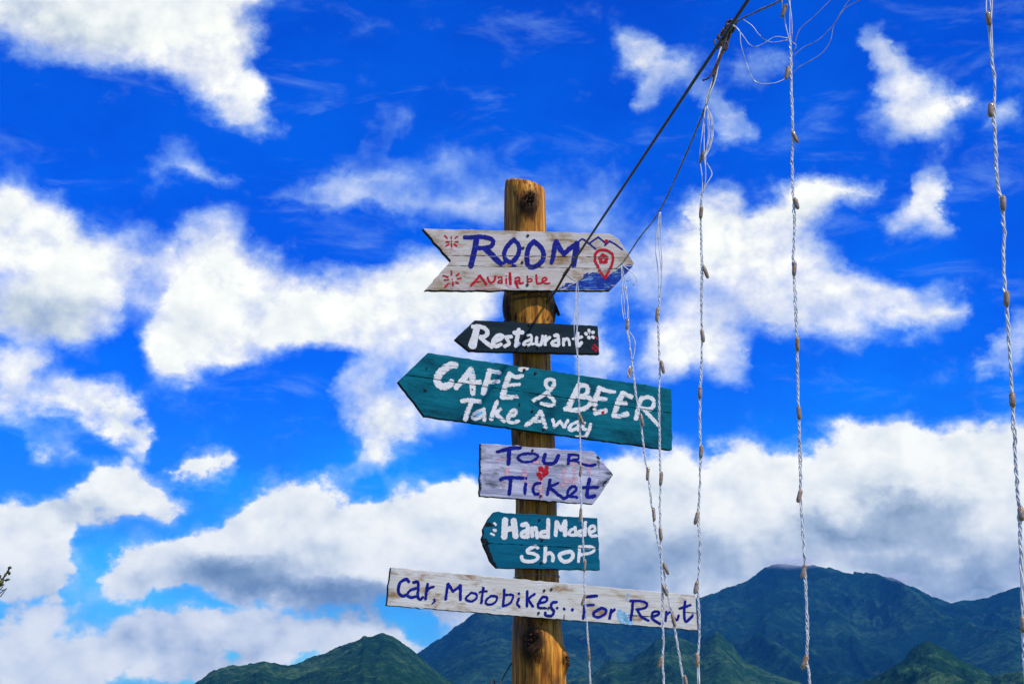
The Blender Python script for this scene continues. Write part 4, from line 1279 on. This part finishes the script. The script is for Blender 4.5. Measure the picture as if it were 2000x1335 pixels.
DROPS = [
    # label, depth, strand px width, path, lamps (x, y, side tilt)
    ('white light string hanging past the last letter of Restaurant', 4.45, 4.9, [(1127, 549), (1126, 600), (1124, 650), (1128, 690), (1130, 740), (1131, 800), (1133, 860), (1134, 930), (1136, 1000), (1139, 1060), (1141, 1110), (1142, 1160), (1145, 1200), (1149, 1260), (1153, 1335), (1157, 1420)],
     [(1134, 818, 1), (1134, 919, 0), (1135, 1004, -1), (1142, 1104, 0), (1141, 1170, -1), (1150, 1276, 0)], .006, .20),
    ('light string slanting across the right end of the teal café board', 3.66, 5.8, [(1213, 517), (1218, 560), (1222, 590), (1227, 650), (1234, 703), (1242, 771), (1252, 828), (1259, 889), (1266, 930), (1272, 979), (1278, 1020), (1287, 1069), (1297, 1118), (1307, 1173), (1314, 1211), (1322, 1251), (1333, 1319), (1345, 1400)],
     [(1225, 633, 0), (1231, 727, -1), (1252, 820, 1), (1265, 925, 0), (1277, 1004, 0), (1299, 1110, 1), (1314, 1210, 1), (1338, 1331, 1)], .007, .16),
    ('light string crossing the letter R of BEER and the word Rent', 3.17, 6.5, [(1288, 414), (1286, 470), (1289, 520), (1290, 560), (1286, 620), (1287, 681), (1289, 720), (1287, 770), (1288, 849), (1290, 934), (1289, 990), (1290, 1040), (1292, 1108), (1294, 1160), (1294, 1210), (1296, 1250), (1294, 1294), (1297, 1335), (1299, 1420)],
     [(1285, 614, -1), (1292, 717, 1), (1291, 934, 0), (1290, 1042, 0), (1297, 1152, 1), (1291, 1292, -1)], .006, .16),
    ('light string beside the right end of the For Rent plank', 2.70, 7.2, [(1379, 207), (1377, 260), (1374, 310), (1376, 352), (1369, 400), (1370, 480), (1371, 530), (1370, 590), (1371, 656), (1370, 715), (1367, 770), (1367, 833), (1368, 890), (1367, 945), (1364, 1010), (1367, 1063), (1365, 1117), (1363, 1150), (1365, 1190), (1366, 1237), (1363, 1288), (1365, 1335), (1366, 1430)],
     [(1373, 306, -1), (1369, 415, 0), (1376, 531, 1), (1372, 656, 0), (1367, 766, 0), (1369, 882, 0), (1362, 1011, -1), (1361, 1147, -1), (1361, 1288, 0)], .010, .15),
    ('long twisted light string hanging in front of the mountain peak', 2.45, 8.2, [(1535, -60), (1536, -10), (1540, 40), (1544, 90), (1545, 150), (1546, 190), (1548, 250), (1547, 330), (1550, 390), (1552, 450), (1549, 500), (1551, 540), (1554, 600), (1557, 680), (1558, 740), (1560, 810), (1563, 900), (1564, 968), (1568, 1030), (1572, 1110), (1574, 1157), (1577, 1232), (1576, 1290), (1581, 1326), (1584, 1430)],
     [(1533, 22, -1), (1539, 143, -1), (1550, 268, 1), (1553, 398, 1), (1551, 525, 0), (1557, 672, 0), (1560, 806, 0), (1563, 968, -1), (1571, 1115, -1), (1573, 1292, -1)], .006, .12),
    ('thick light string hanging apart from the others, clear of every board', 1.85, 11.6, [(1930, -60), (1933, 0), (1934, 50), (1937, 112), (1943, 165), (1941, 217), (1944, 281), (1948, 356), (1957, 400), (1961, 449), (1960, 512), (1965, 585), (1970, 653), (1974, 726), (1977, 782), (1981, 849), (1986, 939), (1991, 1004), (1994, 1082), (1997, 1180), (1998, 1219), (2001, 1280), (2005, 1420)],
     [(1930, 38, 0), (1937, 216, -1), (1958, 397, 0), (1965, 584, 0), (1976, 781, 0), (1993, 1003, 0), (1997, 1219, 0)], .004, .10),
]
for i, (lab, Y, wpx, path, lamps, loose, llen) in enumerate(DROPS):
    top = at(path[0][0], path[0][1], Y)
    root = empty('light_string', top)
    tag(root, lab, 'light string', 'strings of little lamps hanging from the overhead line')
    w = wpx * Y / FPX                                      # bundle width in metres
    P3 = [list(at(x, y, Y) - top) for x, y in path]
    rs_ = w * .150
    mb, _ = twisted(P3, 3, rs_, w * .24, w * 6.0, loose, llen, i + 1)
    mb.build('wire', M_WIRE, root)
    for j, (lx, ly, side) in enumerate(lamps):
        p = at(lx, ly, Y) - top - Vector((-side * w * .25, w * .36, 0))
        L = (29 + random.Random(i * 31 + j).uniform(-3, 4)) * Y / FPX * (1 + (wpx - 8) * .03)
        lamp(root, p, (side * .28 + random.Random(j + i).uniform(-.2, .2), -.05, -1), w * .56, L, j)

# line the strings hang from
root = empty('light_line', at(1420, 66, 2.62))
tag(root, 'thin grey line of bundled wires from which the light strings hang', 'wire')
LP = [(1098, 531, 4.80), (1112, 542, 4.62), (1128, 549, 4.45), (1160, 534, 4.15), (1190, 527, 3.9), (1213, 516, 3.66), (1250, 463, 3.4), (1288, 412, 3.17), (1336, 310, 2.92), (1379, 205, 2.70), (1398, 140, 2.60), (1421, 62, 2.545)]
P3 = [list(at(*p) - root.location) for p in LP]
mb, _ = twisted(P3, 4, .0007, .0010, .12, 0, .1, 31)
mb.build('wire', M_GREYW, root)
LP2 = [(1421, 62, 2.545), (1440, 42, 2.53), (1480, 22, 2.50), (1535, -4, 2.45), (1600, -40, 2.35), (1760, -80, 2.1), (1931, -60, 1.85), (2050, -110, 1.75)]
P3b = [list(at(*p) - root.location) for p in LP2]
mb, _ = twisted(P3b, 3, .0010, .0015, .06, 0, .1, 37)
mb.build('wire', M_GREYW, root)
Z7 = lambda x, y, d=2.5: list(at(1200 + x / 3.338, y / 3.338, d) - root.location)
LOOSE = [
    ([(840, 128), (900, 170), (950, 235), (1020, 275), (1130, 262)], .0006), ([(780, 160), (840, 235), (880, 290), (920, 305), (980, 280), (1050, 240), (1135, 250)], .0006),
    ([(772, 128), (765, 160), (815, 200), (825, 290), (860, 410), (900, 510), (950, 545), (1050, 540), (1125, 508)], .0007),
    ([(1175, 285), (1210, 190), (1300, 110), (1410, 0), (1500, -90)], .0006), ([(1160, 375), (1230, 310), (1330, 260), (1430, 160), (1500, 60), (1600, 0), (1700, -60)], .0006),
    ([(1160, 485), (1200, 440), (1280, 395), (1360, 340), (1410, 260), (1430, 170), (1490, 60), (1560, -40)], .0006),
    ([(1150, 270), (1180, 290), (1185, 305), (1165, 335)], .0009),
]
for k, (pts, r) in enumerate(LOOSE):
    MB().tube(spline([Z7(x, y, 2.47 + .01 * (k % 3)) for x, y in pts], .006), r, 5).build('loose_wire', M_WIRE if k < 3 else M_GREYW, root)
# the knot of wires where the line is lashed to the cable
mb = MB()
kr = random.Random(3)
cdir = np.array(dirc.normalized())
kc = np.array(at(1418, 64, 2.60) - root.location)
up = np.cross(cdir, [1, 0, 0]); up /= np.linalg.norm(up)
sd = np.cross(cdir, up)
for k in range(5):
    tt = np.linspace(0, 1, 46)
    turns = kr.uniform(2.2, 4.0)
    a = tt * turns * 2 * math.pi + kr.uniform(0, 6)
    rad = .0052 + .0035 * vnoise(tt * 6 + k * 3.1, tt * 0 + 2.0)
    c0 = kc + cdir * (kr.uniform(-.06, -.02) + tt[:, None] * kr.uniform(.06, .10))
    mb.tube(c0 + rad[:, None] * (np.cos(a)[:, None] * up + np.sin(a)[:, None] * sd), .0014, 5)
mb.build('lashing', M_TAPE, root)
mb = MB()
for pts in ([(755, 170), (735, 230), (715, 300), (690, 360), (655, 440), (615, 505), (575, 525)], [(765, 175), (750, 250), (720, 320), (690, 380), (668, 440), (640, 500)], [(700, 290), (720, 330), (740, 300), (725, 270), (690, 290), (672, 320)]):
    mb.tube(spline([Z7(x, y, 2.57) for x, y in pts], .005), .0016, 5)
mb.build('dangling_end', M_TAPE, root)
# several single strands sag between the lashing and the next string
STRANDS = []
for k in range(6):
    o = kr.uniform(-8, 10)
    pts = [(700 + o, 300), (672 + o * 1.2, 420), (650 + o * 1.6, 520), (610 + o, 630), (592, 690)]
    STRANDS.append((spline([Z7(x, y, 2.60 + .015 * k) for x, y in pts], .008), .0008))
for k in range(5):
    o = kr.uniform(0, 1)
    pts = [(594, 690), (590 + 50 * o, 760), (595 + 55 * o, 880), (580 + 40 * o, 980), (578, 1040)]
    STRANDS.append((spline([Z7(x, y, 2.69) for x, y in pts], .008), .0008))
STRANDS.append((spline([Z7(x, y, 2.68) for x, y in [(600, 1060), (635, 1125), (625, 1160), (595, 1210), (575, 1260)]], .006), .0009))
Z8 = lambda x, y, d=3.62: list(at(1080 + x / 5.133, 500 + y / 5.133, d) - root.location)
for pts in ([(690, 85), (760, 140), (820, 190), (845, 250), (800, 290)], [(690, 90), (780, 100), (815, 85)], [(740, 310), (690, 390), (690, 500), (712, 640)], [(770, 760), (820, 850), (815, 960), (795, 1050)],
            [(735, 250), (790, 225), (770, 205)], [(775, 1100), (748, 1160), (775, 1225)]):
    STRANDS.append((spline([Z8(x, y) for x, y in pts], .006), .0010))
for q, w in STRANDS:
    MB().tube(q, w, 4).build('stray_strand', M_WIRE, root)

# thin cords on the post
root = empty('tie_cord', at(1001, 1290, PY))
tag(root, 'thin black cord slanting down from the lower post', 'cord')
p = at(1001, 1288, PY - .01) - root.location
MB().tube(spline([list(p + Vector((.004, 0, .002))), list(at(986, 1316, PY - .02) - root.location), list(at(972, 1345, PY - .05) - root.location), list(at(930, 1440, PY - .12) - root.location), list(Vector((-.42, PY - .5, 0)) - root.location)], .03), .0019, 6).build('strand', M_CABLE, root)
zc = at(1045, 1127, PY).z
rp, cxp = float(pole_r(np.array(zc))), float(pole_c(np.array(zc)))
root = empty('binding_wire', (cxp, PY, zc))
tag(root, 'thin wire bound round the post above the For Rent plank', 'wire')
a = np.linspace(0, 2 * math.pi, 80)
MB().tube(np.stack([(rp + .003) * np.cos(a), (rp + .003) * np.sin(a), .004 * np.cos(a + 1)], -1), .0012, 5).build('loop', M_GREYW, root)
root = empty('hanging_thread', at(1076, 690, PY + .03))
tag(root, 'thin dark thread hanging beside the post above the café board', 'wire')
MB().tube(spline([list(at(x, y, PY + .03) - root.location) for x, y in [(1081, 610), (1078, 660), (1075, 700), (1077, 740), (1076, 775), (1078, 840)]], .01), .0014, 5).build('strand', M_GREYW, root)

# ------------------------------------------------------------------ sapling at the left edge
SY = 3.0
tp = lambda x, y: at(x / 13.35, 1080 + y / 13.35, SY)
root = empty('bare_sapling', (-1.32, SY + .05, 0))
tag(root, 'bare budding twig of a sapling poking in beside the clouds', 'sapling')
L0 = root.location
trunk_top = Vector((-1.18, SY, 2.05))
mb = MB().tube(spline([[0, 0, -.02], [.02, -.01, .7], [.06, -.03, 1.4], list(trunk_top - L0)], .05), np.linspace(.016, .005, len(spline([[0, 0, -.02], [.02, -.01, .7], [.06, -.03, 1.4], list(trunk_top - L0)], .05))), 8)
mb.build('trunk', M_TWIG, root)
jn = Vector((-1.255, SY + .02, 1.45))
TW = [([jn, Vector((-1.08, SY, 1.70)), tp(-140, 860), tp(0, 740), tp(50, 692), tp(140, 560), tp(190, 490), tp(240, 400), tp(275, 365)], .0022),
      ([tp(55, 692), tp(110, 692), tp(160, 690), tp(205, 680)], .0011), ([tp(45, 690), tp(20, 650), tp(0, 610), tp(-30, 560)], .0010), ([tp(180, 505), tp(215, 515), tp(240, 515)], .0009), ([tp(240, 400), tp(230, 385), tp(222, 375)], .0008),
      ([Vector((-1.10, SY, 1.685)), tp(-160, 960), tp(0, 950), tp(85, 950)], .0012), ([Vector((-1.15, SY, 1.60)), tp(-160, 1150), tp(0, 1130), tp(32, 1128)], .0012)]
for pts, r in TW:
    q = spline([list(p - L0) for p in pts], .004)
    MB().tube(q, np.linspace(r * 1.5, r * .7, len(q)), 6).build('twig', M_TWIG, root)
for (x, y, s) in [(240, 515, 1.0), (205, 680, .9), (165, 700, .7), (145, 555, .9), (275, 365, .7), (225, 378, .6), (30, 770, 1.5), (0, 590, .8), (10, 750, 1.2), (85, 950, .4), (60, 690, .6)]:
    p = np.array(tp(x, y) - L0)
    d = np.array([random.uniform(-.3, 1), random.uniform(-.4, .2), random.uniform(-.5, .8)])
    d /= np.linalg.norm(d)
    t = np.linspace(-1, 1, 6)
    MB().tube(p + d * (t * .0042 * s)[:, None], np.sqrt(np.clip(1.02 - t * t, 0.02, 1)) * .0026 * s, 6).build('bud', M_BUD, root)
